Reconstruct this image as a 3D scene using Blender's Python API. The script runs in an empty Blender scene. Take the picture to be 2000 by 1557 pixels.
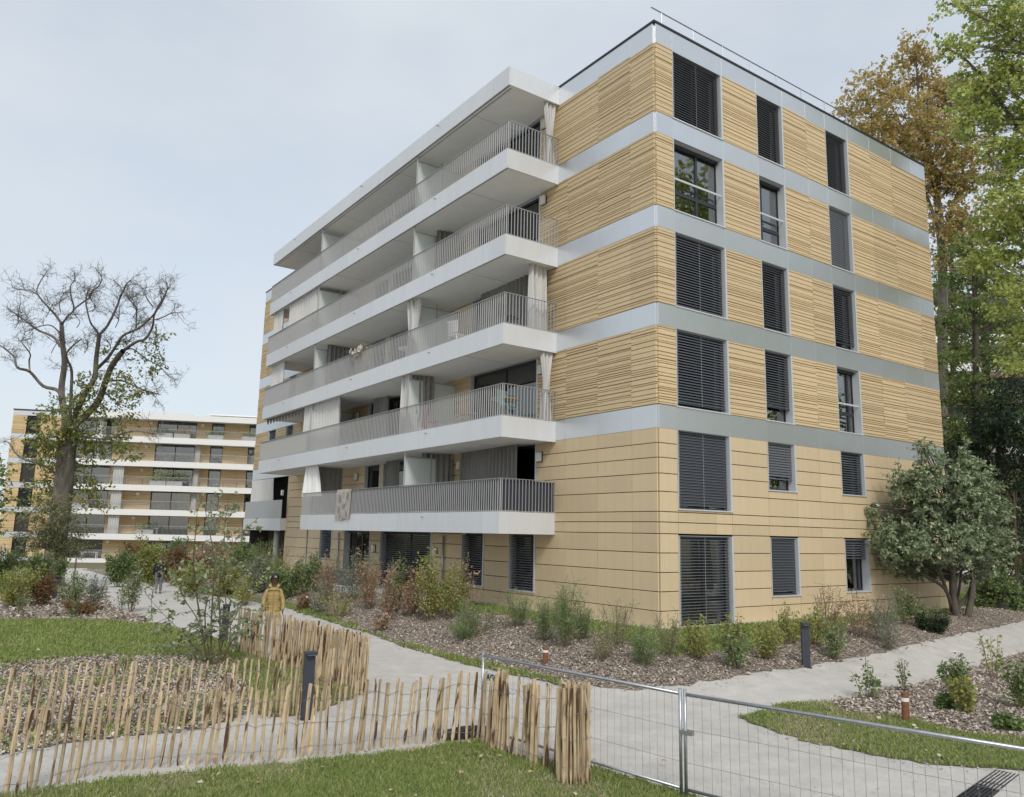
import bpy, bmesh, math, random
import numpy as np
from mathutils import Vector, Matrix
from mathutils.geometry import delaunay_2d_cdt

C = bpy.context.scene.collection
rng = np.random.default_rng(7)
R_ = math.radians

# ---------------------------------------------------------------- camera
CAM = np.array([-15.747, -15.366, 2.371])
CR = np.array([0.81498, -0.57912, 0.02058]); CU = np.array([-0.11352, -0.12473, 0.98567]); CF = np.array([0.56826, 0.80564, 0.16740])
cam_d = bpy.data.cameras.new('camera'); cam = bpy.data.objects.new('camera', cam_d); C.objects.link(cam)
cam_d.sensor_width = 36; cam_d.lens = 1557.2 / 2000 * 36; cam_d.clip_start = .1; cam_d.clip_end = 3000
M = Matrix(((CR[0], CU[0], -CF[0], CAM[0]), (CR[1], CU[1], -CF[1], CAM[1]), (CR[2], CU[2], -CF[2], CAM[2]), (0, 0, 0, 1)))
cam.matrix_world = M
S = bpy.context.scene; S.camera = cam

# ---------------------------------------------------------------- sky, sun, exposure
SUN_EL, SUN_AZ = 42.0, -114.0          # direction towards the sun: azimuth measured from +X towards +Y
W = bpy.data.worlds.new('World'); S.world = W; W.use_nodes = True
nt = W.node_tree; N = nt.nodes; Lk = nt.links; N.clear()
out = N.new('ShaderNodeOutputWorld'); bg = N.new('ShaderNodeBackground'); bg.inputs['Strength'].default_value = .15
sky = N.new('ShaderNodeTexSky'); sky.sky_type = 'NISHITA'; sky.sun_disc = False
sky.sun_elevation = R_(SUN_EL); sky.sun_rotation = R_(90 - SUN_AZ); sky.air_density = 1.0; sky.dust_density = 2.0
tc = N.new('ShaderNodeTexCoord'); mp = N.new('ShaderNodeMapping'); mp.inputs['Scale'].default_value = (1, 1, 2.2); mp.inputs['Location'].default_value = (.3, .9, .2)
nz = N.new('ShaderNodeTexNoise'); nz.inputs['Scale'].default_value = 1.5; nz.inputs['Detail'].default_value = 5; nz.inputs['Roughness'].default_value = .55
rp = N.new('ShaderNodeValToRGB'); rp.color_ramp.elements[0].position = .36; rp.color_ramp.elements[0].color = (.70,) * 3 + (1,); rp.color_ramp.elements[1].position = .64; rp.color_ramp.elements[1].color = (.96,) * 3 + (1,)
mx = N.new('ShaderNodeMix'); mx.data_type = 'RGBA'
mx.inputs['B'].default_value = (4.1, 4.38, 4.6, 1)
Lk.new(tc.outputs['Generated'], mp.inputs['Vector']); Lk.new(mp.outputs[0], nz.inputs['Vector']); Lk.new(nz.outputs['Fac'], rp.inputs['Fac'])
Lk.new(rp.outputs['Color'], mx.inputs['Factor']); Lk.new(sky.outputs['Color'], mx.inputs['A']); Lk.new(mx.outputs['Result'], bg.inputs['Color']); Lk.new(bg.outputs[0], out.inputs[0])
sl = bpy.data.lights.new('sun', 'SUN'); sl.energy = 1.5; sl.angle = R_(14); sl.color = (1, .95, .87)
so = bpy.data.objects.new('sun', sl); C.objects.link(so)
sd = Vector((math.cos(R_(SUN_AZ)) * math.cos(R_(SUN_EL)), math.sin(R_(SUN_AZ)) * math.cos(R_(SUN_EL)), math.sin(R_(SUN_EL))))
so.rotation_euler = sd.to_track_quat('Z', 'Y').to_euler(); so.location = (-10, -40, 50)
S.view_settings.view_transform = 'Standard'; S.view_settings.look = 'None'; S.view_settings.gamma = 1; S.view_settings.use_curve_mapping = False
S.view_settings.exposure = 0.29

# ---------------------------------------------------------------- helpers
def ray(u, v):
    d = CF + CR * (u - 1000) / 1557.2 - CU * (v - 778.5) / 1557.2
    return d
def sst(a, b, x):
    t = np.clip((x - a) / (b - a), 0, 1); return t * t * (3 - 2 * t)
def H(x, y):                                     # height of the terrain
    x = np.asarray(x, float); y = np.asarray(y, float)
    z = -0.7 - 1.2 * sst(24, 55, y)
    dx = np.maximum(np.maximum(-x, 0), x - 15.4); dy = np.maximum(np.maximum(-y, 0), y - 34.9)
    w = 1 - sst(1.2, 5.6, np.hypot(dx, dy))
    b = .035 * np.sin(x * .9 + 1.3) * np.sin(y * .7) * sst(.6, 3, np.hypot(dx, dy)) * sst(-4.2, -2.5, -np.abs(x + 3) * .6)
    return z * (1 - w) + b
def ground_at(u, v):                              # the point of the terrain seen along a ray
    d = ray(u, v); d = d / np.linalg.norm(d); t = 3.; st = .1
    while t < 500:
        P = CAM + d * t
        if P[2] < H(P[0], P[1]):
            lo, hi = t - st, t
            for _ in range(25):
                m = (lo + hi) / 2; P = CAM + d * m
                if P[2] < H(P[0], P[1]): hi = m
                else: lo = m
            return CAM + d * hi
        st = .1 * max(1, t / 20); t += st
    return CAM + d * t
def at_depth(u, v, D): return CAM + ray(u, v) * D
def at_z(u, v, z): d = ray(u, v); return CAM + d * (z - CAM[2]) / d[2]
def height_to(u, v, P):
    d = ray(u, v); return CAM[2] + d[2] * np.linalg.norm((P - CAM)[:2]) / np.linalg.norm(d[:2]) - P[2]

def tagset(o, label=None, cat=None, group=None, kind=None):
    if label: o['label'] = label
    if cat: o['category'] = cat
    if group: o['group'] = group
    if kind: o['kind'] = kind
    return o
def thing(name, label, cat, loc=(0, 0, 0), rz=0, group=None):
    o = bpy.data.objects.new(name, None); C.objects.link(o); o.empty_display_size = .2
    o.location = loc; o.rotation_euler = (0, 0, rz)
    return tagset(o, label, cat, group)
def link(name, me, parent=None, loc=(0, 0, 0), rz=0):
    o = bpy.data.objects.new(name, me); C.objects.link(o); o.location = loc; o.rotation_euler = (0, 0, rz)
    if parent is not None: o.parent = parent
    return o

class MB:
    def __init__(s): s.v = []; s.f = []; s.m = []
    def face(s, pts, mi=0):
        n = len(s.v); s.v += [tuple(p) for p in pts]; s.f.append(tuple(range(n, n + len(pts)))); s.m.append(mi); return s
    def box(s, x0, x1, y0, y1, z0, z1, mi=0):
        n = len(s.v)
        s.v += [(x0, y0, z0), (x1, y0, z0), (x1, y1, z0), (x0, y1, z0), (x0, y0, z1), (x1, y0, z1), (x1, y1, z1), (x0, y1, z1)]
        for q in ((3, 2, 1, 0), (4, 5, 6, 7), (0, 1, 5, 4), (1, 2, 6, 5), (2, 3, 7, 6), (3, 0, 4, 7)):
            s.f.append(tuple(n + i for i in q)); s.m.append(mi)
        return s
    def tube(s, pts, rad, n=6, mi=0, cap=True):
        pts = [np.array(p, float) for p in pts]; k = len(pts)
        if np.isscalar(rad): rad = [rad] * k
        base = len(s.v); ref = None
        for i, p in enumerate(pts):
            t = pts[min(i + 1, k - 1)] - pts[max(i - 1, 0)]; t = t / (np.linalg.norm(t) + 1e-9)
            if ref is None:
                ref = np.cross(t, (0, 0, 1.)) if abs(t[2]) < .9 else np.cross(t, (1., 0, 0))
            a = ref - t * (ref @ t); a /= np.linalg.norm(a) + 1e-9; ref = a; b = np.cross(t, a)
            for j in range(n):
                w = 2 * math.pi * j / n; s.v.append(tuple(p + rad[i] * (a * math.cos(w) + b * math.sin(w))))
        for i in range(k - 1):
            for j in range(n):
                s.f.append((base + i * n + j, base + i * n + (j + 1) % n, base + (i + 1) * n + (j + 1) % n, base + (i + 1) * n + j)); s.m.append(mi)
        if cap:
            s.f.append(tuple(base + j for j in reversed(range(n)))); s.m.append(mi)
            s.f.append(tuple(base + (k - 1) * n + j for j in range(n))); s.m.append(mi)
        return s
    def lathe(s, prof, n=16, c=(0, 0), mi=0):
        return s.tube([(c[0], c[1], z) for r, z in prof], [r for r, z in prof], n, mi)
    def bar(s, a, b, w, d, up=(0, 0, 1), mi=0):
        a = np.array(a, float); b = np.array(b, float); t = b - a; t /= np.linalg.norm(t)
        x = np.cross(t, up); 
        if np.linalg.norm(x) < 1e-4: x = np.array([1., 0, 0])
        x /= np.linalg.norm(x); y = np.cross(x, t); n = len(s.v)
        for p in (a, b):
            for sx, sy in ((-1, -1), (1, -1), (1, 1), (-1, 1)): s.v.append(tuple(p + x * w / 2 * sx + y * d / 2 * sy))
        for q in ((3, 2, 1, 0), (4, 5, 6, 7), (0, 1, 5, 4), (1, 2, 6, 5), (2, 3, 7, 6), (3, 0, 4, 7)):
            s.f.append(tuple(n + i for i in q)); s.m.append(mi)
        return s
    def mesh(s, name, mats, smooth=False):
        me = bpy.data.meshes.new(name); me.from_pydata(s.v, [], s.f)
        for m in (mats if isinstance(mats, (list, tuple)) else [mats]): me.materials.append(m)
        if isinstance(mats, (list, tuple)) and len(mats) > 1: me.polygons.foreach_set('material_index', s.m)
        if smooth: me.polygons.foreach_set('use_smooth', [True] * len(me.polygons))
        me.update(); return me
    def build(s, name, mats, parent=None, loc=(0, 0, 0), rz=0, smooth=False):
        return link(name, s.mesh(name, mats, smooth), parent, loc, rz)

def np_mesh(name, verts, faces, mat, mi=None):
    verts = np.asarray(verts, np.float32); faces = np.asarray(faces, np.int32); k = faces.shape[1]
    me = bpy.data.meshes.new(name); me.vertices.add(len(verts)); me.vertices.foreach_set('co', verts.ravel())
    me.loops.add(faces.size); me.loops.foreach_set('vertex_index', faces.ravel())
    me.polygons.add(len(faces)); me.polygons.foreach_set('loop_start', np.arange(0, faces.size, k, dtype=np.int32))
    try: me.polygons.foreach_set('loop_total', np.full(len(faces), k, np.int32))
    except Exception: pass
    for m in (mat if isinstance(mat, (list, tuple)) else [mat]): me.materials.append(m)
    if mi is not None: me.polygons.foreach_set('material_index', np.asarray(mi, np.int32))
    me.update(calc_edges=True); me.validate(); return me

# ---------------------------------------------------------------- materials
def hexc(c): return tuple(c) + (1,) if len(c) == 3 else tuple(c)
def mat(name, col, rough=.6, metal=0., spec=.5, var=0., noise=0., nscale=8., bump=0., bscale=60., stretch=(1, 1, 1), col2=None, rnd_cols=None):
    m = bpy.data.materials.new(name); m.use_nodes = True; n = m.node_tree.nodes; l = m.node_tree.links
    b = n['Principled BSDF']; b.inputs['Roughness'].default_value = rough; b.inputs['Metallic'].default_value = metal
    b.inputs['Specular IOR Level'].default_value = spec; b.inputs['Base Color'].default_value = hexc(col)
    cur = None
    t = n.new('ShaderNodeTexCoord'); mpn = n.new('ShaderNodeMapping'); mpn.inputs['Scale'].default_value = stretch; l.new(t.outputs['Object'], mpn.inputs['Vector'])
    if noise > 0 or col2 is not None:
        z = n.new('ShaderNodeTexNoise'); z.inputs['Scale'].default_value = nscale; z.inputs['Detail'].default_value = 6; z.inputs['Roughness'].default_value = .62; l.new(mpn.outputs[0], z.inputs['Vector'])
        r = n.new('ShaderNodeValToRGB'); l.new(z.outputs['Fac'], r.inputs['Fac'])
        c2 = col2 if col2 is not None else tuple(c * (1 - noise) for c in col[:3]); c1 = col if col2 is not None else tuple(min(1, c * (1 + noise)) for c in col[:3])
        r.color_ramp.elements[0].position = .32; r.color_ramp.elements[0].color = hexc(c2); r.color_ramp.elements[1].position = .68; r.color_ramp.elements[1].color = hexc(c1); cur = r.outputs['Color']
    if var > 0:
        oi = n.new('ShaderNodeObjectInfo'); mr = n.new('ShaderNodeMapRange'); mr.inputs['To Min'].default_value = 1 - var; mr.inputs['To Max'].default_value = 1 + var; l.new(oi.outputs['Random'], mr.inputs['Value'])
        hs = n.new('ShaderNodeHueSaturation'); l.new(mr.outputs[0], hs.inputs['Value'])
        if cur is not None: l.new(cur, hs.inputs['Color'])
        else: hs.inputs['Color'].default_value = hexc(col)
        cur = hs.outputs['Color']
    if cur is not None: l.new(cur, b.inputs['Base Color'])
    if bump > 0:
        z2 = n.new('ShaderNodeTexNoise'); z2.inputs['Scale'].default_value = bscale; z2.inputs['Detail'].default_value = 5; l.new(mpn.outputs[0], z2.inputs['Vector'])
        bp = n.new('ShaderNodeBump'); bp.inputs['Strength'].default_value = bump; bp.inputs['Distance'].default_value = .02; l.new(z2.outputs['Fac'], bp.inputs['Height']); l.new(bp.outputs[0], b.inputs['Normal'])
    return m
def island_mat(name, cols, rough=.6, transl=0., spec=.25):
    m = bpy.data.materials.new(name); m.use_nodes = True; n = m.node_tree.nodes; l = m.node_tree.links
    b = n['Principled BSDF']; b.inputs['Roughness'].default_value = rough; b.inputs['Specular IOR Level'].default_value = spec
    g = n.new('ShaderNodeNewGeometry'); r = n.new('ShaderNodeValToRGB'); l.new(g.outputs['Random Per Island'], r.inputs['Fac'])
    e = r.color_ramp.elements; k = len(cols)
    while len(e) < k: e.new(.5)
    for i, c in enumerate(cols): e[i].position = i / max(1, k - 1); e[i].color = hexc(c)
    l.new(r.outputs['Color'], b.inputs['Base Color'])
    if transl > 0:
        tr = n.new('ShaderNodeBsdfTranslucent'); hs = n.new('ShaderNodeHueSaturation'); hs.inputs['Value'].default_value = 1.5; l.new(r.outputs['Color'], hs.inputs['Color']); l.new(hs.outputs[0], tr.inputs['Color'])
        ms = n.new('ShaderNodeMixShader'); ms.inputs[0].default_value = transl; l.new(b.outputs[0], ms.inputs[1]); l.new(tr.outputs[0], ms.inputs[2]); l.new(ms.outputs[0], n['Material Output'].inputs['Surface'])
    return m
def glass_mat(name, tint, refl=1.0):
    m = bpy.data.materials.new(name); m.use_nodes = True; n = m.node_tree.nodes; l = m.node_tree.links; n.remove(n['Principled BSDF'])
    t = n.new('ShaderNodeBsdfTransparent'); t.inputs['Color'].default_value = hexc(tint); g = n.new('ShaderNodeBsdfGlossy'); g.inputs['Roughness'].default_value = .01; g.inputs['Color'].default_value = (refl, refl, refl, 1)
    f0 = n.new('ShaderNodeFresnel'); f0.inputs['IOR'].default_value = 1.6; f = n.new('ShaderNodeMath'); f.operation = 'MULTIPLY_ADD'; f.inputs[1].default_value = .78; f.inputs[2].default_value = .20; l.new(f0.outputs[0], f.inputs[0]); ms = n.new('ShaderNodeMixShader')
    l.new(f.outputs[0], ms.inputs[0]); l.new(t.outputs[0], ms.inputs[1]); l.new(g.outputs[0], ms.inputs[2]); l.new(ms.outputs[0], n['Material Output'].inputs['Surface']); return m

m_clad = mat('ochre terracotta', (.62, .485, .30), .7, var=.07, noise=.06, nscale=3, stretch=(1.5, 1.5, 5), bump=.05, bscale=40)
m_tile = mat('ochre tile', (.615, .488, .315), .62, var=.06, noise=.03, nscale=3, stretch=(2.2, 2.2, .35), bump=.03, bscale=50)
m_band = mat('silver band', (.68, .70, .725), .33, metal=.82, var=.03, noise=.02, nscale=1.5)
m_fascia = mat('pearl fascia', (.67, .69, .715), .40, metal=.2, var=.03, noise=.03, nscale=1.6, stretch=(2.5, 2.5, .4))
m_soffit = mat('soffit plaster', (.76, .76, .755), .8, noise=.03, nscale=2)
m_rail = mat('grey painted steel', (.45, .46, .47), .45, metal=.2)
m_dark = mat('anthracite metal', (.035, .04, .048), .4, metal=.2)
m_black = mat('black edge', (.015, .015, .017), .5)
m_alu = mat('aluminium', (.58, .60, .63), .4, metal=.15)
m_blind = mat('slate blind', (.058, .065, .08), .35, metal=.25, var=.08)
m_rim_glint = mat('slat edge highlight', (.24, .255, .28), .35, metal=.3)  # painted highlight: slats are one colour, lighter grey imitates light caught on their edges
m_blind2 = mat('grey blind', (.15, .16, .18), .40, metal=.3)
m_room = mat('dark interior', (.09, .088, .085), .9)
m_core = mat('dark substructure', (.05, .045, .04), .9)
m_glass = glass_mat('window glass', (.72, .78, .76))
m_glass_b = glass_mat('balcony glass', (.62, .68, .67), .55)
m_frost = mat('frosted glass', (.62, .68, .66), .35)
m_curt = mat('pale grey curtain', (.56, .555, .545), .85, noise=.04, nscale=3)
m_curt_d = mat('taupe curtain', (.235, .23, .22), .9, noise=.08, nscale=3)
m_white = mat('white paint', (.78, .78, .77), .5)
m_wcurt = mat('white net curtain', (.80, .83, .83), .9)
m_teal = mat('teal curtain', (.42, .66, .63), .9, noise=.35, nscale=9)
m_roof = mat('roof gravel', (.3, .3, .29), .9, noise=.2, nscale=20)
m_lamp = mat('lamp glass', (.78, .78, .75), .3)
m_path = mat('pale gravel', (.575, .55, .515), .9, col2=(.465, .445, .42), nscale=2.2, bump=.5, bscale=70)
m_soil = mat('rough grass soil', (.13, .14, .06), .95, col2=(.20, .16, .10), nscale=1.2, bump=.6, bscale=30)
m_lawn = mat('lawn soil', (.13, .17, .05), .95, col2=(.22, .20, .11), nscale=2.0, bump=.6, bscale=60)
m_mulch = mat('wood chip bed', (.33, .28, .235), .95, col2=(.16, .13, .105), nscale=16, bump=1., bscale=40)
m_conc = mat('pale concrete', (.5, .5, .49), .85, noise=.08, nscale=4)
m_planter = mat('grey planter', (.13, .13, .13), .7)
m_gal = mat('galvanised steel', (.42, .44, .47), .38, metal=.8, noise=.12, nscale=25)
m_wire = mat('wire', (.24, .245, .25), .5, metal=.6)
m_boll = mat('anthracite bollard', (.04, .043, .062), .5, noise=.1, nscale=3)
m_cort = mat('rust brown post', (.20, .085, .042), .8, noise=.25, nscale=14)
m_rubber = mat('black rubber', (.025, .027, .03), .7, noise=.3, nscale=12)
m_bark = mat('grey bark', (.24, .215, .18), .95, col2=(.11, .10, .08), nscale=6, stretch=(1, 1, .25), bump=.8, bscale=14)
m_barkd = mat('dark bark', (.13, .11, .09), .95, col2=(.06, .05, .043), nscale=6, stretch=(1, 1, .3), bump=.6, bscale=14)
m_stem = mat('stem', (.19, .15, .10), .9, noise=.2, nscale=10)

def stake_mat():
    m = bpy.data.materials.new('split chestnut'); m.use_nodes = True; n = m.node_tree.nodes; l = m.node_tree.links; b = n['Principled BSDF']; b.inputs['Roughness'].default_value = .8; b.inputs['Specular IOR Level'].default_value = .2
    t = n.new('ShaderNodeTexCoord'); oi = n.new('ShaderNodeObjectInfo'); ad = n.new('ShaderNodeVectorMath'); ad.operation = 'ADD'
    mu = n.new('ShaderNodeMath'); mu.operation = 'MULTIPLY'; mu.inputs[1].default_value = 37.; l.new(oi.outputs['Random'], mu.inputs[0]); l.new(t.outputs['Object'], ad.inputs[0]); l.new(mu.outputs[0], ad.inputs[1])
    m1 = n.new('ShaderNodeMapping'); m1.inputs['Scale'].default_value = (26, 26, 2.2); l.new(ad.outputs[0], m1.inputs['Vector'])
    z = n.new('ShaderNodeTexNoise'); z.inputs['Scale'].default_value = 1.6; z.inputs['Detail'].default_value = 6; l.new(m1.outputs[0], z.inputs['Vector'])
    r = n.new('ShaderNodeValToRGB'); r.color_ramp.elements[0].position = .3; r.color_ramp.elements[0].color = (.33, .245, .15, 1); r.color_ramp.elements[1].position = .7; r.color_ramp.elements[1].color = (.62, .50, .34, 1); l.new(z.outputs['Fac'], r.inputs['Fac'])
    hs = n.new('ShaderNodeHueSaturation'); mr = n.new('ShaderNodeMapRange'); mr.inputs['To Min'].default_value = .86; mr.inputs['To Max'].default_value = 1.24; l.new(oi.outputs['Random'], mr.inputs['Value']); l.new(mr.outputs[0], hs.inputs['Value']); l.new(r.outputs['Color'], hs.inputs['Color'])
    m2 = n.new('ShaderNodeMapping'); m2.inputs['Scale'].default_value = (9, 9, 1.5); l.new(ad.outputs[0], m2.inputs['Vector'])
    z2 = n.new('ShaderNodeTexNoise'); z2.inputs['Scale'].default_value = 1.5; z2.inputs['Detail'].default_value = 4; l.new(m2.outputs[0], z2.inputs['Vector'])
    r2 = n.new('ShaderNodeValToRGB'); r2.color_ramp.elements[0].position = .56; r2.color_ramp.elements[0].color = (0, 0, 0, 1); r2.color_ramp.elements[1].position = .62; r2.color_ramp.elements[1].color = (1, 1, 1, 1); l.new(z2.outputs['Fac'], r2.inputs['Fac'])
    mx_ = n.new('ShaderNodeMix'); mx_.data_type = 'RGBA'; mx_.inputs['B'].default_value = (.11, .065, .04, 1); l.new(r2.outputs['Color'], mx_.inputs['Factor']); l.new(hs.outputs[0], mx_.inputs['A']); l.new(mx_.outputs['Result'], b.inputs['Base Color'])
    bp = n.new('ShaderNodeBump'); bp.inputs['Strength'].default_value = .5; bp.inputs['Distance'].default_value = .01; l.new(z.outputs['Fac'], bp.inputs['Height']); l.new(bp.outputs[0], b.inputs['Normal'])
    return m
m_stake = stake_mat()

# ================================================================ TERRAIN
def axis(lo, hi, step, far):
    a = list(np.arange(lo, hi + 1e-6, step)); s = step
    r = a[-1]; l_ = a[0]; pos = []; neg = []
    while r < far: s *= 1.35; r += s; pos.append(r)
    s = step
    while l_ > -far: s *= 1.35; l_ -= s; neg.append(l_)
    return np.array(neg[::-1] + a + pos)
gx = axis(-22, 24, .5, 900); gy = axis(-16, 62, .6, 900)
X, Y = np.meshgrid(gx, gy); Z = H(X, Y) - .03
nx, ny = len(gx), len(gy); ii = np.arange(nx * ny).reshape(ny, nx)
fc = np.stack([ii[:-1, :-1], ii[:-1, 1:], ii[1:, 1:], ii[1:, :-1]], -1).reshape(-1, 4)
me = np_mesh('ground', np.stack([X, Y, Z], -1).reshape(-1, 3), fc, m_soil); me.polygons.foreach_set('use_smooth', [True] * len(me.polygons))
tagset(link('ground', me), kind='structure')

def inside(poly, P):
    x, y = P[:, 0], P[:, 1]; r = np.zeros(len(P), bool); k = len(poly)
    for i in range(k):
        x0, y0 = poly[i]; x1, y1 = poly[(i + 1) % k]
        c = ((y0 > y) != (y1 > y)) & (x < (x1 - x0) * (y - y0) / (y1 - y0 + 1e-12) + x0); r ^= c
    return r
def rough_outline(poly, step=.3, amp=.09, seed=1):
    g = np.random.default_rng(seed); o = []
    for i in range(len(poly)):
        a = np.array(poly[i]); b = np.array(poly[(i + 1) % len(poly)]); L = np.linalg.norm(b - a); n = max(1, int(L / max(step, L / 60)))
        t = (b - a) / (L + 1e-9); nn = np.array([-t[1], t[0]])
        for j in range(n): o.append(tuple(a + (b - a) * j / n + nn * (amp * g.normal() if j else 0)))
    return o
def sheet(name, poly, mat_, dz, step=.5, amp=.09, seed=1, kind='structure', zf=None, edge=.3):
    o = rough_outline(poly, edge, amp, seed); a = np.array(o)
    lo, hi = a.min(0), a.max(0)
    g = np.stack(np.meshgrid(np.arange(lo[0], hi[0], step), np.arange(lo[1], hi[1], step)), -1).reshape(-1, 2); g = g[inside(o, g)]
    vs = [Vector(p) for p in o] + [Vector(p) for p in g]
    rv, re, rf, _, _, _ = delaunay_2d_cdt(vs, [], [list(range(len(o)))], 1, 1e-4)
    xy = np.array([(p.x, p.y) for p in rv]); z = (H(xy[:, 0], xy[:, 1]) if zf is None else zf(xy[:, 0], xy[:, 1])) + dz
    faces = [f for f in rf]
    me = bpy.data.meshes.new(name); me.from_pydata([(p[0], p[1], q) for p, q in zip(xy, z)], [], faces); me.materials.append(mat_)
    bm = bmesh.new(); bm.from_mesh(me); bmesh.ops.recalc_face_normals(bm, faces=bm.faces)
    if bm.faces and sum(f.normal.z for f in bm.faces) < 0: bmesh.ops.reverse_faces(bm, faces=bm.faces)
    bm.to_mesh(me); bm.free(); me.polygons.foreach_set('use_smooth', [True] * len(me.polygons))
    return tagset(link(name, me), kind=kind), o

P_PATH = [(-34, -22), (42, -22), (42, 1.5), (28, .5), (14.66, -2.5), (8.35, -3.0), (3.56, -3.5), (.38, -3.6), (-2.0, -3.45), (-3.85, -3.0), (-4.65, -1.9), (-4.8, 0), (-4.9, 2), (-4.85, 4), (-4.5, 7), (-4.35, 11), (-4.2, 15), (-4.3, 20), (-5.0, 25), (-4, 33), (-1.9, 49), (-2.9, 64), (-3.2, 76), (-30, 76), (-34, 30)]
P_M1 = [(-3.82, 73.87), (-3.44, 64.33), (-2.33, 48.98), (-4.4, 33), (-5.45, 25.1), (-4.74, 19.56), (-4.55, 15.13), (-4.75, 10.67), (-4.89, 6.86), (-5.23, 4.0), (-5.33, 1.98), (-5.22, 0.77), (-5.11, -0.5), (-4.9, -2.02), (-4.02, -3.29), (-2.17, -3.73), (0.38, -3.9), (3.56, -3.73), (8.35, -3.24), (14.66, -2.68), (28.4, 0.8),
        (38.92, 4.59), (12.98, -1.1), (7.34, -1.5), (2.94, -2.12), (-0.26, -2.86), (-1.98, -2.41), (-2.24, -1.38), (-1.89, 1.7), (-1.73, 4.28), (-2.07, 6.57), (-2.18, 9.74), (-2.3, 12.88), (-2.3, 28), (-.2, 36), (14, 45), (10, 74)]
P_M2 = [(-1.51, -5.89), (0.19, -5.72), (1.84, -5.68), (4.06, -5.34), (9.57, -4.73), (15, -4.3), (15, -10.4), (0.1, -9.76), (-1.23, -9.16), (-1.77, -8.47), (-1.48, -7.38), (-1.88, -6.45)]
P_L2 = [(-3.98, -5.72), (-2.51, -5.48), (-1.11, -5.85), (-0.07, -5.87), (0.6, -9.3), (14, -10.2), (14, -12.2), (0, -11.2), (-2.64, -10.68), (-3.29, -10.01), (-3.9, -9.28), (-4.29, -8.38), (-4.43, -7.46)]
P_L3 = [(-17, 16.8), (-15.0, 16.48), (-12.97, 15.24), (-11.01, 14.36), (-9.55, 11.63), (-9.12, 8.09), (-8.92, 5.58), (-9.58, 4.26), (-9.82, 5.09), (-11.2, 5.72), (-12.75, 6.34), (-14.29, 6.07), (-17, 5.84)]
P_M3 = [(-17, 6.4), (-14.29, 6.6), (-12.77, 6.8), (-11.23, 6.2), (-9.6, 5.3), (-9.7, 3.6), (-10.36, 1.68), (-11.05, -1.2), (-12.04, -2.08), (-12.77, -2.02), (-13.78, -1.94), (-14.72, -2.15), (-17, -2.13)]
P_L4 = [(-9.88, 4.85), (-9.0, 5.33), (-8.74, 2.2), (-8.6, -0.52), (-9.86, -1.65), (-10.73, -2.04), (-11.11, -1.39), (-10.42, 1.13)]
P_M4 = [(-19, 68), (-7.31, 65.2), (-8.39, 31.81), (-10.02, 19.25), (-9.46, 12.04), (-10.97, 14.68), (-12.97, 15.24), (-15.4, 16.33), (-19, 16.6)]
P_L5 = [(-24, -4.3), (-15.26, -4.12), (-14.82, -4.12), (-14.04, -4.07), (-12.61, -4.25), (-10.54, -4.74), (-9.12, -4.86), (-8.8, -4.77), (-8.87, -5.8), (-8.21, -6.77), (-8.06, -8.27), (-8.4, -12), (-12, -20), (-24, -20)]
P_L1 = [(38.92, 4.59), (12.98, -1.1), (7.34, -1.5), (2.94, -2.12), (-0.26, -2.86), (-1.98, -2.41), (-2.24, -1.38), (-1.89, 1.7), (-1.73, 4.28), (-2.07, 6.57), (-2.18, 9.74), (-.5, 9.74), (-.45, 4), (-.45, -.45), (3, -.45), (15.85, -.45), (15.9, 14), (38, 14)]
P_V = [tuple(ground_at(u, v)[:2]) for u, v in [(200, 1122), (300, 1141), (380, 1159), (480, 1173), (560, 1189), (640, 1214), (730, 1241), (800, 1269), (930, 1305), (1100, 1341), (1100, 1333), (930, 1294), (760, 1248), (690, 1220), (600, 1188), (480, 1165), (380, 1149), (300, 1134), (200, 1119)]]
sheet('path', P_PATH, m_path, 0, 1.0, .0, 2)
o_m1 = sheet('mulch_bed', P_M1, m_mulch, .016, .45, .05, 3, edge=.18)[1]
o_m2 = sheet('mulch_bed', P_M2, m_mulch, .014, .45, .045, 4, edge=.15)[1]
o_m3 = sheet('mulch_bed', P_M3, m_mulch, .014, .45, .05, 5, edge=.18)[1]
o_m4 = sheet('mulch_bed', P_M4, m_mulch, .014, .6, .14, 6)[1]
o_l1 = sheet('lawn', P_L1, m_lawn, .010, .5, .05, 7)[1]
o_l2 = sheet('lawn', P_L2, m_lawn, .008, .5, .05, 8, edge=.15)[1]
o_l3 = sheet('lawn', P_L3, m_lawn, .020, .5, .07, 9)[1]
o_l4 = sheet('lawn', P_L4, m_lawn, .008, .5, .06, 10, edge=.15)[1]
o_l5 = sheet('lawn', P_L5, m_lawn, .009, .5, .04, 11, edge=.15)[1]
o_v = sheet('grass_verge', P_V, m_lawn, .022, .5, .04, 12, edge=.18)[1]
sheet('gravel_strip', [(-.5, -.5), (16, -.5), (16, 0), (0, 0), (0, 10), (-.5, 10)], m_path, .02, .5, .02, 13)
tb = MB().box(-2.1, 0, 10.2, 27.5, -.5, .12)
tagset(tb.build('terrace', m_conc), kind='structure')

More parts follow.
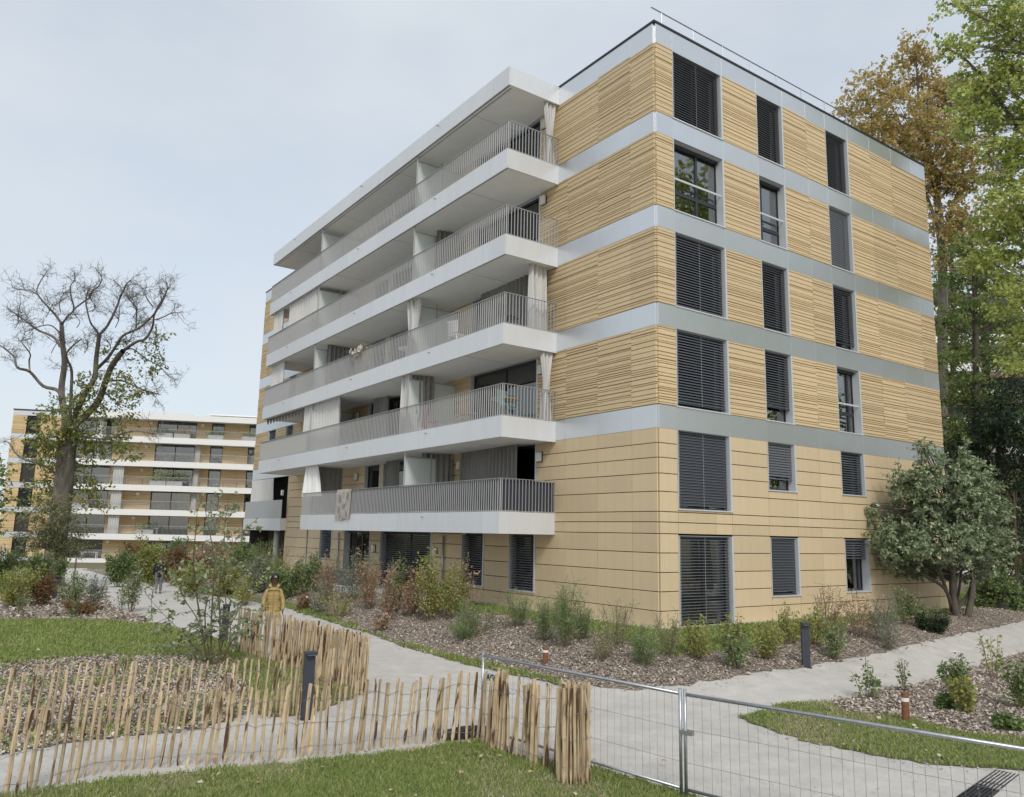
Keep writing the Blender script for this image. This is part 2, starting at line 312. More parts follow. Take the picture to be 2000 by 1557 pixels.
def sample(poly, n, wf=None, g=rng):
    a = np.array(poly); lo, hi = a.min(0), a.max(0); res = []; c = 0
    while c < n:
        P = lo + g.random((n * 2, 2)) * (hi - lo); P = P[inside(poly, P)]
        if wf is not None and len(P): P = P[g.random(len(P)) < wf(P)]
        res.append(P); c += len(P)
        if len(res) > 400: break
    return np.concatenate(res)[:n]
def near_w(s):   # denser where it shows larger
    def f(P): d = np.hypot(P[:, 0] - CAM[0], P[:, 1] - CAM[1]); return np.clip((s / d) ** 2, 0, 1)
    return f
def in_view(P, m=.08):
    d = np.stack([P[:, 0] - CAM[0], P[:, 1] - CAM[1], H(P[:, 0], P[:, 1]) - CAM[2]], -1); f = d @ CF; x = (d @ CR) / np.maximum(f, .01); y = (d @ CU) / np.maximum(f, .01)
    return ((f > 1) & (np.abs(x) < .642 + m) & (y > -.5 - m)).astype(float)
m_chip = island_mat('wood chips', [(.08, .066, .054), (.22, .175, .14), (.36, .30, .25), (.50, .435, .375), (.68, .62, .55), (.26, .20, .16), (.44, .37, .31), (.58, .51, .45), (.32, .235, .17)], .9)
def chips(polys, n, name, dz=.018, s=(.035, .10), near=22, mt=None, flat=.45):
    Ps = [sample(p, k, lambda P: near_w(near)(P) * in_view(P)) for p, k in zip(polys, n)]; P = np.concatenate(Ps); k = len(P); P = P + rng.normal(0, .16, (k, 2)) * (rng.random((k, 1)) < .2)
    z = H(P[:, 0], P[:, 1]) + dz + rng.random(k) * .03
    L = s[0] + rng.random(k) ** 1.6 * (s[1] - s[0]); Wd = L * (.3 + .4 * rng.random(k)); an = rng.random(k) * 6.283; p1 = rng.normal(0, flat, k); p2 = rng.normal(0, flat, k)
    ax = np.stack([np.cos(an), np.sin(an), p1], -1); ax /= np.linalg.norm(ax, axis=1)[:, None]
    bx = np.stack([-np.sin(an), np.cos(an), p2], -1); bx /= np.linalg.norm(bx, axis=1)[:, None]
    c = np.stack([P[:, 0], P[:, 1], z], -1); a = ax * L[:, None] / 2; b = bx * Wd[:, None] / 2; sk = rng.normal(0, .25, (k, 1))
    V = np.stack([c - a - b, c + a - b * (1 + sk), c + a * .9 + b, c - a * (1 + sk) + b], 1).reshape(-1, 3)
    F = np.arange(4 * k).reshape(k, 4)
    tagset(link(name, np_mesh(name, V, F, mt or m_chip)), kind='stuff')
chips([o_m1], [95000], 'wood_chips', s=(.024, .066), near=20)
chips([o_m2], [22000], 'wood_chips', s=(.028, .075), near=16)
chips([o_m3], [40000], 'wood_chips', s=(.028, .08), near=20)
chips([o_m4], [16000], 'wood_chips', s=(.05, .14), near=36)

m_peb = island_mat('pebbles', [(.34, .32, .30), (.46, .44, .41), (.56, .535, .505), (.64, .61, .575), (.42, .40, .37), (.52, .50, .465)], .9)
def beside(poly_list, w=.45, step=.04):
    o = []
    for pl_ in poly_list:
        a = np.array(pl_); b = np.roll(a, -1, 0)
        for p, q in zip(a, b):
            L = np.linalg.norm(q - p); n_ = max(1, int(L / step)); t = rng.random((n_, 1)); o.append(p + (q - p) * t + rng.normal(0, w * .5, (n_, 2)))
    return np.concatenate(o)
V0 = [(-16, -14), (3, -14), (16, -4), (16, -2.8), (3.5, -3.6), (-3.5, -3.2), (-5, -2), (-5.2, 4), (-4.6, 15), (-5.3, 25), (-9.5, 25), (-9.5, 12), (-8.8, 6), (-8.6, -.5), (-11, -2.1), (-16, -2.1)]
chips([V0], [34000], 'pebbles', .002, (.010, .028), 14, m_peb, .15)
def strew(name, polys, n, mt, s, w):
    P = beside(polys, w); P = P[in_view(P) > 0]; P = P[rng.permutation(len(P))[:n]]; k = len(P); z = H(P[:, 0], P[:, 1]) + .012
    L = s[0] + rng.random(k) * (s[1] - s[0]); an = rng.random(k) * 6.283; a = np.stack([np.cos(an), np.sin(an), rng.normal(0, .2, k)], -1) * L[:, None] / 2; b = np.stack([-np.sin(an), np.cos(an), rng.normal(0, .3, k)], -1) * L[:, None] / 3; c = np.stack([P[:, 0], P[:, 1], z], -1)
    V = np.stack([c - a - b, c + a - b * .7, c + a * .8 + b, c - a * .7 + b * 1.2], 1).reshape(-1, 3); tagset(link(name, np_mesh(name, V, np.arange(4 * k).reshape(k, 4), mt)), kind='stuff')
strew('pebbles', [o_m1, o_l2, o_l4, o_l5, o_m3, o_v], 16000, m_peb, (.02, .05), .35)
m_grass = island_mat('grass blades', [(.10, .165, .035), (.165, .24, .055), (.235, .31, .085), (.31, .37, .12), (.40, .40, .19), (.18, .25, .06)], .6, .25)
m_grassd = island_mat('dry grass blades', [(.17, .19, .07), (.30, .29, .13), (.44, .40, .23), (.52, .46, .30), (.20, .22, .09)], .7, .2)
def vnoise(P, s, seed):
    g = np.random.default_rng(seed); v = np.zeros(len(P))
    for k in range(5):
        a = g.random() * 6.28; f = s * (1 + k * .7); v += np.sin(P[:, 0] * f * math.cos(a) + P[:, 1] * f * math.sin(a) + g.random() * 6.28) / (1 + .5 * k)
    return v / 2.2
def grass(name, poly, n, hgt=(.03, .08), wid=.009, near=10, mat_=None, patch=0., seed=3, dz=.03, notin=None):
    w0 = near_w(near)
    def wf(P):
        w = w0(P) * in_view(P)
        if notin is not None: w = w * ~inside(notin, P)
        if patch: w = w * np.clip(.55 + patch * vnoise(P, 1.6, seed), .04, 1)
        return w
    P = sample(poly, n, wf); k = len(P); z = H(P[:, 0], P[:, 1]) + dz - .01
    an = rng.random(k) * 6.283; ln = hgt[0] + rng.random(k) * (hgt[1] - hgt[0]); lean = rng.normal(0, .55, (k, 2)) * ln[:, None]
    d = np.hypot(P[:, 0] - CAM[0], P[:, 1] - CAM[1]); wd = wid * np.clip(d / 11, .8, 3) * (.7 + .6 * rng.random(k))
    s = np.stack([np.cos(an), np.sin(an), np.zeros(k)], -1) * wd[:, None] / 2; c = np.stack([P[:, 0], P[:, 1], z], -1)
    tip = c + np.stack([lean[:, 0], lean[:, 1], ln], -1); mid = c + np.stack([lean[:, 0] * .35, lean[:, 1] * .35, ln * .6], -1)
    V = np.stack([c - s, c + s, mid + s * .8, tip, mid - s * .8], 1).reshape(-1, 3); b = np.arange(k)[:, None] * 5
    F = np.concatenate([b + np.array([[0, 1, 2]]), b + np.array([[0, 2, 4]]), b + np.array([[4, 2, 3]])], 0)
    tagset(link(name, np_mesh(name, V, F, mat_ or m_grass)), kind='stuff')
grass('grass', o_l5, 72000, (.03, .075), .010, 8.5, patch=.75, seed=5)
grass('dry_grass', o_l5, 26000, (.02, .05), .010, 8.5, m_grassd)
grass('grass', o_l3, 42000, (.035, .09), .010, 20, patch=.4, seed=31)
grass('dry_grass', o_l3, 7000, (.02, .05), .010, 20, m_grassd)
grass('grass', o_l2, 20000, (.025, .08), .010, 13, patch=1.0, seed=8, notin=P_M2)
grass('dry_grass', o_l2, 15000, (.02, .05), .010, 13, m_grassd, notin=P_M2)
grass('grass', o_l4, 6000, (.03, .09), .010, 15, patch=.7, seed=9)
grass('dry_grass', o_l4, 13000, (.02, .06), .010, 15, m_grassd)
grass('grass', o_l1, 40000, (.04, .10), .012, 20)
grass('grass', o_v, 12000, (.03, .10), .012, 22, patch=.8, seed=4, dz=.03)
# weeds in the left bed
grass('ground_cover', o_m3, 2600, (.04, .11), .03, 15, patch=.9, seed=21, dz=.02)

# ================================================================ MAIN BUILDING
F2Z = 5.964; ST = 2.9; BT = .64                    # top of the lowest silver band, storey height, band height
ROWS = [-.3, -.06, .43, .93, 1.43, 1.94, 2.45, 2.76, 3.04, 3.58, 4.07, 4.5, 4.9, 5.324]
_panel = {}
def rib_mesh(w, h, var):
    k = ('rib', round(w, 2), round(h, 2), var)
    if k in _panel: return _panel[k]
    g = random.Random(var * 13 + 5); z = 0; prof = []
    while z < h - .03:
        s = min(g.choice([.055, .065, .075, .085, .10, .12, .145]), h - z)
        if h - z - s < .03: s = h - z
        d = g.choice([-.060, -.058, -.056, -.054, -.052, -.036]); gr_ = g.choice([.020, .026, .031])
        prof += [(d, z + gr_), (d, z + s - .001), (.018, z + s), (.018, z + s + .0005)]
        z += s
    m = MB(); prof = [(.018, 0.0)] + prof; n = len(prof)
    for i in range(n - 1):
        (d0, z0), (d1, z1) = prof[i], prof[i + 1]
        m.face([(0, d0, z0), (w, d0, z0), (w, d1, z1), (0, d1, z1)])
    for x, rev in ((0, 1), (w, 0)):
        for i in range(1, n - 1, 4):
            q = [(x, prof[i][0], prof[i][1]), (x, prof[i + 1][0], prof[i + 1][1]), (x, .03, prof[i + 1][1]), (x, .03, prof[i][1])]
            m.face(q if rev else q[::-1])
    m.face([(w, .03, 0), (0, .03, 0), (0, .03, h), (w, .03, h)])
    _panel[k] = m.mesh('cladding_panel', m_clad); return _panel[k]
def flat_mesh(name, w, h, mt, t=.05, ch=.006):
    k = (name, round(w, 3), round(h, 3), mt.name)
    if k in _panel: return _panel[k]
    m = MB(); y0 = -t
    m.face([(ch, y0, ch), (w - ch, y0, ch), (w - ch, y0, h - ch), (ch, y0, h - ch)])
    e = [(0, y0 + ch, 0), (w, y0 + ch, 0), (w, y0 + ch, h), (0, y0 + ch, h)]; f_ = [(ch, y0, ch), (w - ch, y0, ch), (w - ch, y0, h - ch), (ch, y0, h - ch)]; b_ = [(0, 0, 0), (w, 0, 0), (w, 0, h), (0, 0, h)]
    for i in range(4):
        j = (i + 1) % 4; m.face([e[i], e[j], f_[j], f_[i]]); m.face([b_[i], b_[j], e[j], e[i]])
    m.face(b_[::-1])
    _panel[k] = m.mesh(name, mt); return _panel[k]

class Facade:                                       # local frame: x along the wall, y into the wall, z up
    def __init__(s, parent, loc=(0, 0, 0), rz=0): s.p = parent; s.loc = Vector(loc); s.rz = rz; s.R = Matrix.Rotation(rz, 3, 'Z')
    def put(s, name, me, x=0, y=0, z=0, parent=None):
        if parent is not None: return link(name, me, parent, (x, y, z))     # parent already in facade frame
        return link(name, me, s.p, s.loc + s.R @ Vector((x, y, z)), s.rz)
    def clad(s, u0, u1, z0, z1): s.put('cladding_panel', rib_mesh(u1 - u0 - .007, z1 - z0 - .012, random.randrange(4)), u0 + .0035, 0, z0 + .006)
    def tile(s, u0, u1, z0, z1): s.put('facade_tile', flat_mesh('facade_tile', u1 - u0 - .013, z1 - z0 - .02, m_tile), u0 + .0065, 0, z0 + .02)
    def band(s, u0, u1, z0, z1): s.put('band_panel', flat_mesh('band_panel', u1 - u0 - .004, z1 - z0, m_band, .055, .002), u0 + .002, 0, z0)
    def clad_run(s, cuts, z0, z1):
        for a, b in zip(cuts[:-1], cuts[1:]): s.clad(a, b, z0, z1)
    def tiles(s, cuts, holes, rows=ROWS):
        for a, b in zip(cuts[:-1], cuts[1:]):
            for z0, z1 in zip(rows[:-1], rows[1:]):
                segs = [(z0, z1)]
                for (h0, h1, hz0, hz1) in holes:
                    if a >= h0 - .02 and b <= h1 + .02:
                        ns = []
                        for p, q in segs:
                            if hz0 - .03 > p: ns.append((p, min(q, hz0)))
                            if hz1 + .03 < q: ns.append((max(p, hz1), q))
                        segs = ns
                for p, q in segs:
                    if q - p > .05: s.tile(a, b, p, q)
    def window(s, u0, u1, z0, z1, blind=0., tilt=1.0, mull=(), guard=None, curtain=None, bm=None, sill=True, deep=.22, transom=None, sash=True, label=None):
        w, h = u1 - u0, z1 - z0
        fr = MB()                                   # dark frame
        y0, y1 = deep - .02, deep + .05; t = .065
        fr.box(.03, w - .03, y0, y1, .02, .02 + t).box(.03, w - .03, y0, y1, h - t - .02, h - .02).box(.03, .03 + t, y0, y1, .02 + t, h - .02 - t).box(w - .03 - t, w - .03, y0, y1, .02 + t, h - .02 - t)
        for mu in mull: fr.box(w * mu - .045, w * mu + .045, y0 - .005, y1 - .003, .02 + t, h - .02 - t)
        if transom: fr.box(.03 + t, w - .03 - t, y0 - .004, y1 - .004, transom - .06, transom + .06)
        fr.box(.025, w - .056, .125, deep - .025, h - .10, h - .012)     # blind box under the lintel
        o = s.put('window', fr.mesh('window', m_dark), u0, 0, z0)
        if label: o['label'] = label
        rv = MB().box(0, .024, -.062, deep + .06, 0, h).box(w - .075, w, -.066, deep + .06, 0, h).box(.024, w - .075, -.01, deep + .06, h - .011, h)
        if sill: rv.box(-.012, w + .012, -.085, deep + .06, -.02, .018)
        link('reveal', rv.mesh('reveal', m_alu), o)
        link('pane', MB().box(.09, w - .09, deep + .01, deep + .022, .08, h - .08).mesh('pane', m_glass if s is FR else m_glass_b), o)
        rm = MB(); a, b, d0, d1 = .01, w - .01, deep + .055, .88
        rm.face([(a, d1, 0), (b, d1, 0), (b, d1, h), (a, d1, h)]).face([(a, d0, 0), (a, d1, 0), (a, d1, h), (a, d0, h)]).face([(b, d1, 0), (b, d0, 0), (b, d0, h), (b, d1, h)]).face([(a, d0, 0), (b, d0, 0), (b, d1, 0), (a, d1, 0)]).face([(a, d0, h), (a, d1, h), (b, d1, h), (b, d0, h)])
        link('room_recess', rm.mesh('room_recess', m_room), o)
        if guard: link('guard_bar', MB().box(.03, w - .056, .02, .05, guard - .03, guard + .03).mesh('guard_bar', m_alu), o)
        if blind > 0:
            bl = MB(); zt = h - .03; zb = max(.02, h * (1 - blind)); z = zt; x0, x1 = .035, w - .085; yc = .06
            A = R_(6 + 62 * tilt); n = 3
            while z > zb + .06:
                for k in range(n):
                    def q(f):
                        l_ = (f - .5) * .084; bow = .012 * (1 - (2 * f - 1) ** 2)
                        return yc - math.cos(A) * l_ * -1 - bow * math.sin(A) , z - math.sin(A) * l_ * -1 + bow * math.cos(A)
                    (ya, za), (yb, zb_) = q(k / n), q((k + 1) / n)
                    bl.face([(x0, ya, za), (x1, ya, za), (x1, yb, zb_), (x0, yb, zb_)])
                ya, za = q(0); bl.face([(x0, ya - .003, za - .004), (x1, ya - .003, za - .004), (x1, ya - .001, za + .005), (x0, ya - .001, za + .005)], 1)  # thin lighter strip, edge glint put into the colour
                z -= .080
            bl.box(x0, x1, yc - .03, yc + .03, zb, zb + .035)
            b_ = link('blind', bl.mesh('blind', [bm or m_blind, m_rim_glint]), o)
            cd = MB()
            for f in (.06, .5, .94) if w > 1.8 else (.08, .92): cd.box(w * f - .003, w * f + .003, yc - .046, yc - .043, zb, zt)
            link('blind_cord', cd.mesh('blind_cord', m_alu), o)
        if curtain:
            for (c0, c1, mt) in curtain:
                cm = MB(); n = max(6, int((c1 - c0) / .035)); yy = deep + .10
                P = [(c0 + (c1 - c0) * i / n, yy + .035 * math.sin(i * 1.25 + c0 * 9)) for i in range(n + 1)]
                for (xa, ya), (xb, yb) in zip(P[:-1], P[1:]): cm.face([(xa, ya, .05), (xb, yb, .05), (xb, yb, h - .05), (xa, ya, h - .05)])
                link('room_curtain', cm.mesh('room_curtain', mt, True), o)
        return o

LX, LY, ZT, ZP = 15.4, 34.9, 17.586, 16.868
B = thing('apartment_building', 'six storey block with ochre ribbed cladding and silver bands, closest in the photo', 'apartment building')
core = MB().box(.9, LX - .9, .9, LY - .9, -.5, 17.3)
core.box(.03, LX, LY - .1, LY, -.4, 17.3).box(LX - .1, LX, .03, LY - .11, -.4, 17.3)
core.build('wall', m_core, B)
rf = MB().box(.02, LX - .02, .02, LY - .02, 17.42, 17.47); rf.build('roof', m_roof, B)
cp = MB().box(-.075, LX + .06, -.075, .30, 17.515, 17.586).box(-.075, .30, .30, LY + .06, 17.515, 17.586).box(LX - .3, LX + .06, .3, LY + .06, 17.515, 17.586).box(.3, LX - .3, LY - .3, LY + .06, 17.515, 17.586)
cp.build('roof_edge', m_black, B)
pb = MB().box(0.002, LX - .002, 0.003, .28, 17.3, 17.51).box(.003, .28, .28, LY, 17.3, 17.51); pb.build('parapet', m_core, B)
# back faces that only other viewpoints see
random.seed(4)
FR = Facade(B, (0, 0, 0), 0); FL = Facade(B, (0, 0, 0), R_(-90)); FE = Facade(B, (LX, 0, 0), R_(90))
bandz = [(F2Z + ST * k - BT, F2Z + ST * k) for k in range(4)] + [(ZP, 17.51)]
WIN = [(.70, 2.95), (4.65, 6.05), (8.5, 9.91)]
cutsR = [.0, .70, 2.95, 4.65, 6.05, 7.35, 8.5, 9.91, 11.33, 12.85, 14.35, 15.4]
for z0, z1 in bandz:
    for a, b in zip(cutsR[:-1], cutsR[1:]): FR.band(a, b, z0, z1)
for k in range(4):
    z0 = F2Z + ST * k; z1 = z0 + ST - BT
    FR.clad_run([.0, .70], z0, z1); FR.clad_run([2.95, 4.65], z0, z1); FR.clad_run([6.05, 7.35, 8.5], z0, z1); FR.clad_run([9.91, 11.33, 12.85, 14.35, 15.4], z0, z1)
holes = [(.70, 2.95, 3.13, 5.33), (4.65, 6.05, 3.84, 5.33), (8.5, 9.91, 3.88, 5.33), (.70, 2.95, -.06, 2.42), (4.65, 6.05, .70, 2.42), (8.5, 9.91, .73, 2.42)]
FR.tiles([.0, .70, 2.24, 2.95, 4.65, 6.05, 7.3, 8.5, 9.91, 11.33, 12.85, 14.35, 15.4], holes)
zz = [F2Z + ST * k for k in range(4)]
G_ = m_blind2
FR.window(.70, 2.95, zz[3] + .02, zz[3] + 2.25, .99, .45, (.5,))
FR.window(4.65, 6.05, zz[3] + .02, zz[3] + 2.25, .98, .5)
FR.window(8.5, 9.91, zz[3] + .02, zz[3] + 2.25, .98, .6)
FR.window(.70, 2.95, zz[2] + .02, zz[2] + 2.25, 0, 1, (.56,), 1.05, [(.1, .42, m_teal), (1.75, 2.1, m_wcurt)], transom=.72)
FR.window(4.65, 6.05, zz[2] + .02, zz[2] + 2.25, 0, 1, (.3,), 1.0, [(.98, 1.25, m_curt)], transom=.6)
FR.window(8.5, 9.91, zz[2] + .02, zz[2] + 2.25, .99, 1.0, bm=G_)
FR.window(.70, 2.95, zz[1] + .02, zz[1] + 2.25, .98, .62, (.5,))
FR.window(4.65, 6.05, zz[1] + .02, zz[1] + 2.25, .97, .35, (.3,))
FR.window(8.5, 9.91, zz[1] + .02, zz[1] + 2.25, .90, .35, (), None, [(.9, 1.2, m_wcurt)])
FR.window(.70, 2.95, zz[0] + .02, zz[0] + 2.25, .95, .62, (.5,))
FR.window(4.65, 6.05, zz[0] + .02, zz[0] + 2.25, .80, .45, (), None)
FR.window(8.5, 9.91, zz[0] + .02, zz[0] + 2.25, 0, 1, (.72,), 1.0, [(.12, .9, m_wcurt)], transom=.7)
FR.window(.70, 2.95, 3.13, 5.32, .99, .95, (.5,))
FR.window(4.65, 6.05, 3.84, 5.32, .76, .9, (), None, [(.1, 1.3, m_curt)], bm=G_)
FR.window(8.5, 9.91, 3.88, 5.32, .97, .45, (), None, [(.75, 1.0, m_wcurt)])
FR.window(.70, 2.95, -.06, 2.42, .98, .02, (.55,), None, [(.45, 1.1, m_wcurt), (1.5, 1.62, m_curt), (1.85, 1.95, m_curt)], transom=.75)
FR.window(4.65, 6.05, .70, 2.42, .98, 1.0)
FR.window(8.5, 9.91, .73, 2.42, .37, .3, (.2, .8), None, [(.15, .33, m_wcurt), (.4, 1.05, m_wcurt)], bm=G_)
# narrow end facade, seen only from the side
for z0, z1 in bandz:
    for a in np.arange(0, 34.5, 4.36): FE.band(a, a + 4.36, z0, z1)
for k in range(4):
    for a in np.arange(0, 34.5, 4.36): FE.put('cladding_panel', rib_mesh(4.35, ST - BT - .012, k), a + .003, 0, F2Z + ST * k + .006)
for a in np.arange(0, 34.5, 4.36): FE.tile(a, a + 4.36, -.3, 5.324)

# ---- long facade (x = 0): u = -y
def U(y): return -y
GL = [(5.42, 9.62), (12.1, 16.6), (16.9, 18.5), (21.7, 25.2)]
WALLS = [[.0, .98, 2.43, 3.94, 5.42], [9.62, 10.75, 12.1], [16.6, 16.9], [18.5, 20.35, 21.7], [25.2, 26.6, 28.1]]
SW = [(28.15, 29.4), (31.0, 32.5)]
FAR = [[29.4, 31.0], [32.5, 33.7, 34.9]]
for z0, z1 in bandz:
    yy = [0, .98, 2.43, 3.94, 5.42, 8.1, 11, 14, 17, 20, 22.6, 25.2, 28.15, 29.4, 31, 32.5, 34.9]
    for a, b in zip(yy[:-1], yy[1:]): FL.band(-b, -a, z0, z1)
for k in range(4):
    z0 = F2Z + ST * k; z1 = z0 + ST - BT
    for run in WALLS + FAR: FL.clad_run([-y for y in run[::-1]], z0, z1)
    for i, (a, b) in enumerate(GL):
        FL.window(-b, -a, z0 + .01, z1 - .01, 0, 1, (.5,) if b - a > 2 else (), None, None, sill=False, deep=.12)
    FL.window(-29.4, -28.15, z0 + .4, z1 - .01, .9, .6); FL.clad(-29.4, -28.15, z0, z0 + .39)
    FL.window(-32.5, -31.0, z0 + .4, z1 - .01, .8, .6); FL.clad(-32.5, -31.0, z0, z0 + .39)
for run in WALLS[:3] + [[18.5, 20.35, 21.7]]: 
    if run[0] < 10 or run[0] == 16.6: FL.tiles([-y for y in run[::-1]], [], [2.3 if r == 2.45 else r for r in ROWS if r > 2.4] if run[0] == 9.62 else ROWS[6:] if run[0] != 0 else ROWS)
FL.tiles([-y for y in [18.5, 20.35, 21.7]][::-1], [], ROWS[6:])
FL.tiles([-28.3, -26.6, -25.2], [], ROWS)
for a, b in GL: FL.window(-b, -a, 3.05, 5.31, 0, 1, (.5,) if b - a > 2 else (), None, [(3.45, 4.0, m_wcurt)] if a == 5.42 else [(.2, .9, m_curt)], sill=False, deep=.12)
# ground floor of the long facade
GF = [(5.42, 6.9, .55, 2.38), (8.4, 9.9, .55, 2.38), (12.1, 16.6, .12, 2.38), (17.57, 20.4, .12, 2.38), (21.85, 23.4, 1.0, 2.38), (24.9, 26.57, .6, 2.38)]
FL.tiles([-y for y in [5.42, 6.9, 8.4, 9.9, 11, 12.1, 13.6, 15.1, 16.6, 17.57, 19, 20.4, 21.85, 23.4, 24.9, 26.57, 26.62]][::-1], [(-b, -a, z0, z1) for a, b, z0, z1 in GF], ROWS[:7])
for a, b, z0, z1 in GF:
    FL.window(-b, -a, z0, z1, .98 if a != 17.57 else 0, .2, (.5,) if b - a > 2 else (.6,), None, None, sill=z0 > .2, deep=.26)
# open corner loggia at the far end
lg = MB().box(-34.9, -28.3, 1.9, 2.2, 0, 5.32).box(-28.6, -28.32, .0, 1.9, 0, 5.3)
FL.put('loggia_wall', lg.mesh('loggia_wall', m_tile))
lb = MB().box(-34.9, -28.3, -.35, 1.9, 2.31, 2.96); o = FL.put('balcony', lb.mesh('balcony', m_soffit))
link('balcony_front', MB().box(-34.95, -28.35, -.40, -.352, 2.29, 2.97).mesh('balcony_front', m_fascia), o)
link('railing_panel', MB().box(-34.9, -28.4, -.36, -.33, 2.98, 3.98).mesh('railing_panel', m_rail), o)
gd = MB().box(-34.6, -29, 1.85, 1.88, .2, 2.25).box(-34.6, -29.2, 1.84, 1.89, 3.0, 5.2)
FL.put('loggia_glazing', gd.mesh('loggia_glazing', m_dark))
FL.put('loggia_column', MB().lathe([(.16, -.4), (.16, 2.31)], 14, (-30.6, .25)).mesh('loggia_column', m_conc, True))
# ---- balconies
BD = 2.17; Y0 = 4.42; BZ = F2Z - .035; BTH = .656
def railing(name, y0, y1, z, parent, side=True, h=1.0, left=True):
    m = MB(); x = -BD + .035; L = y1 - y0; n = int(L / .125)
    for i in range(n + 1):
        yy = y0 + L * i / n; m.box(-yy - .005, -yy + .005, x - .018, x + .018, z + .03, z + h - .012)
    m.box(-y1 - .01, -y0 + .03, x - .03, x + .03, z + h - .012, z + h).box(-y1, -y0, x - .02, x + .02, z + .012, z + .03)
    if side:
        for s_ in ([y0] + ([y1] if left else [])):
            for i in range(17): d = -BD + .1 + i * .126; m.box(-s_ - .018, -s_ + .018, d - .005, d + .005, z + .03, z + h - .012)
            m.box(-s_ - .03, -s_ + .03, -BD + .066, -.01, z + h - .0115, z + h - .0005).box(-s_ - .02, -s_ + .02, -BD + .066, -.01, z + .012, z + .03)
    return link(name, m.mesh(name, m_rail), parent)
def balcony(y0, y1, zt, rail=True, roof=False, label=None):
    m = MB().box(-y1 + .02, -y0 - .02, -BD + .05, -.06, zt - BTH + .03, zt - .02)
    o = FL.put('canopy' if roof else 'balcony', m.mesh('balcony', m_soffit))
    if label: o['label'] = label
    cuts = [y0, y0 + .93] + [y0 + .93 + 2.87 * i for i in range(1, 12) if y0 + .93 + 2.87 * i < y1 - .8] + [y1]
    for a, b in zip(cuts[:-1], cuts[1:]):
        link('fascia_panel', MB().box(-b + .004, -a - .004, -BD, -BD + .045, zt - BTH, zt).mesh('fascia_panel', m_fascia), o)
    for s_, e in ((y0, 1), (y1, -1)):
        link('fascia_panel', MB().box(-s_ - .0 if e < 0 else -s_ - .045, -s_ + (.045 if e < 0 else 0), -BD + .046, -.058, zt - BTH, zt).mesh('fascia_panel', m_fascia), o)
    link('drip_edge', MB().box(-y1 + .05, -y0 - .05, -BD + .046, -BD + .09, zt - BTH + .012, zt - BTH + .0295).mesh('drip_edge', m_black), o)
    for a in cuts[1:-1:2]: link('soffit_joint', MB().box(-a - 1.5, -a - 1.485, -BD + .1, -.08, zt - BTH + .022, zt - BTH + .029).mesh('soffit_joint', m_rail), o)
    for a in (y0 + 4.6, y0 + 11.3, y0 + 19.5):
        if a < y1: link('spout', MB().tube([(-a, -BD + .02, zt - .14), (-a, -BD - .10, zt - .15)], .022, 8).mesh('spout', m_gal), o)
    if roof:
        link('curtain_track', MB().box(-y1 + .3, -y0 - .2, -BD + .2, -BD + .24, zt - BTH + .005, zt - BTH + .02).mesh('curtain_track', m_rail), o)
    if rail: railing('railing', y0 + .02, y1 - .02, zt, o)
    return o
def divider(y, z, h=2.02):
    g = MB().box(-y - .012, -y + .012, -BD + .12, -.05, z + .05, z + h)
    o = FL.put('balcony_divider', g.mesh('balcony_divider', m_frost))
    f = MB().box(-y - .03, -y + .03, -BD + .08, -BD + .119, z, z + h + .22).box(-y - .03, -y + .03, -BD + .12, -.03, z + h, z + h + .05).box(-y - .025, -y + .025, -1.0, -.95, z + .05, z + h + .22)
    link('divider_frame', f.mesh('divider_frame', m_rail), o)
bal = []
for k in range(5):
    zt = BZ + ST * k
    bal.append(balcony(Y0, 27.25, zt, k < 4, k == 4))
    if k < 4: divider(10.75, zt); divider(20.35, zt)
balcony(Y0, 20.62, BZ - ST, True); divider(10.75, BZ - ST)
# solid infill behind some balusters
link('railing_infill', MB().box(-27.15, -20.6, -BD + .075, -BD + .085, BZ + .05, BZ + .97).mesh('railing_infill', mat('cream screen', (.66, .63, .53), .8, noise=.1, nscale=6)), bal[0])
for k, (a, b) in ((3, (20.4, 27.1)), (2, (24.3, 27.1)), (1, (23.5, 27.1))):
    link('railing_infill', MB().box(-b, -a, -BD + .075, -BD + .085, BZ + ST * k + .05, BZ + ST * k + .97).mesh('railing_infill', m_rail), bal[k])
lowb = bpy.data.objects['fence'] if 0 else [o for o in B.children if o.name.startswith('balcony') and o.type == 'MESH' and len(o.children) > 3][-1]
link('railing_infill', MB().box(-16.4, -4.55, -BD + .075, -BD + .085, BZ - ST + .05, BZ - ST + .96).box(-4.53, -4.52, -BD + .086, -.03, BZ - ST + .05, BZ - ST + .96).mesh('railing_infill', mat('navy screen', (.03, .033, .05), .8)), lowb)
FL.put('rain_pipe', MB().tube([(-11.1, -.12, 0), (-11.1, -.12, 2.27)], .04, 8).mesh('rain_pipe', m_gal, True))
FL.put('rain_pipe', MB().tube([(-20.9, -.12, 0), (-20.9, -.12, 2.27)], .04, 8).mesh('rain_pipe', m_gal, True))
# roof guard rail
gr = MB(); 
gr.tube([(.5, .6, 18.62), (11.2, .6, 18.62)], .022, 6)
for x in np.arange(.95, 11.1, 1.44): gr.tube([(x, .6, 17.47), (x, .6, 18.62)], .016, 6)
gr.build('roof_guard_rail', m_gal, B)

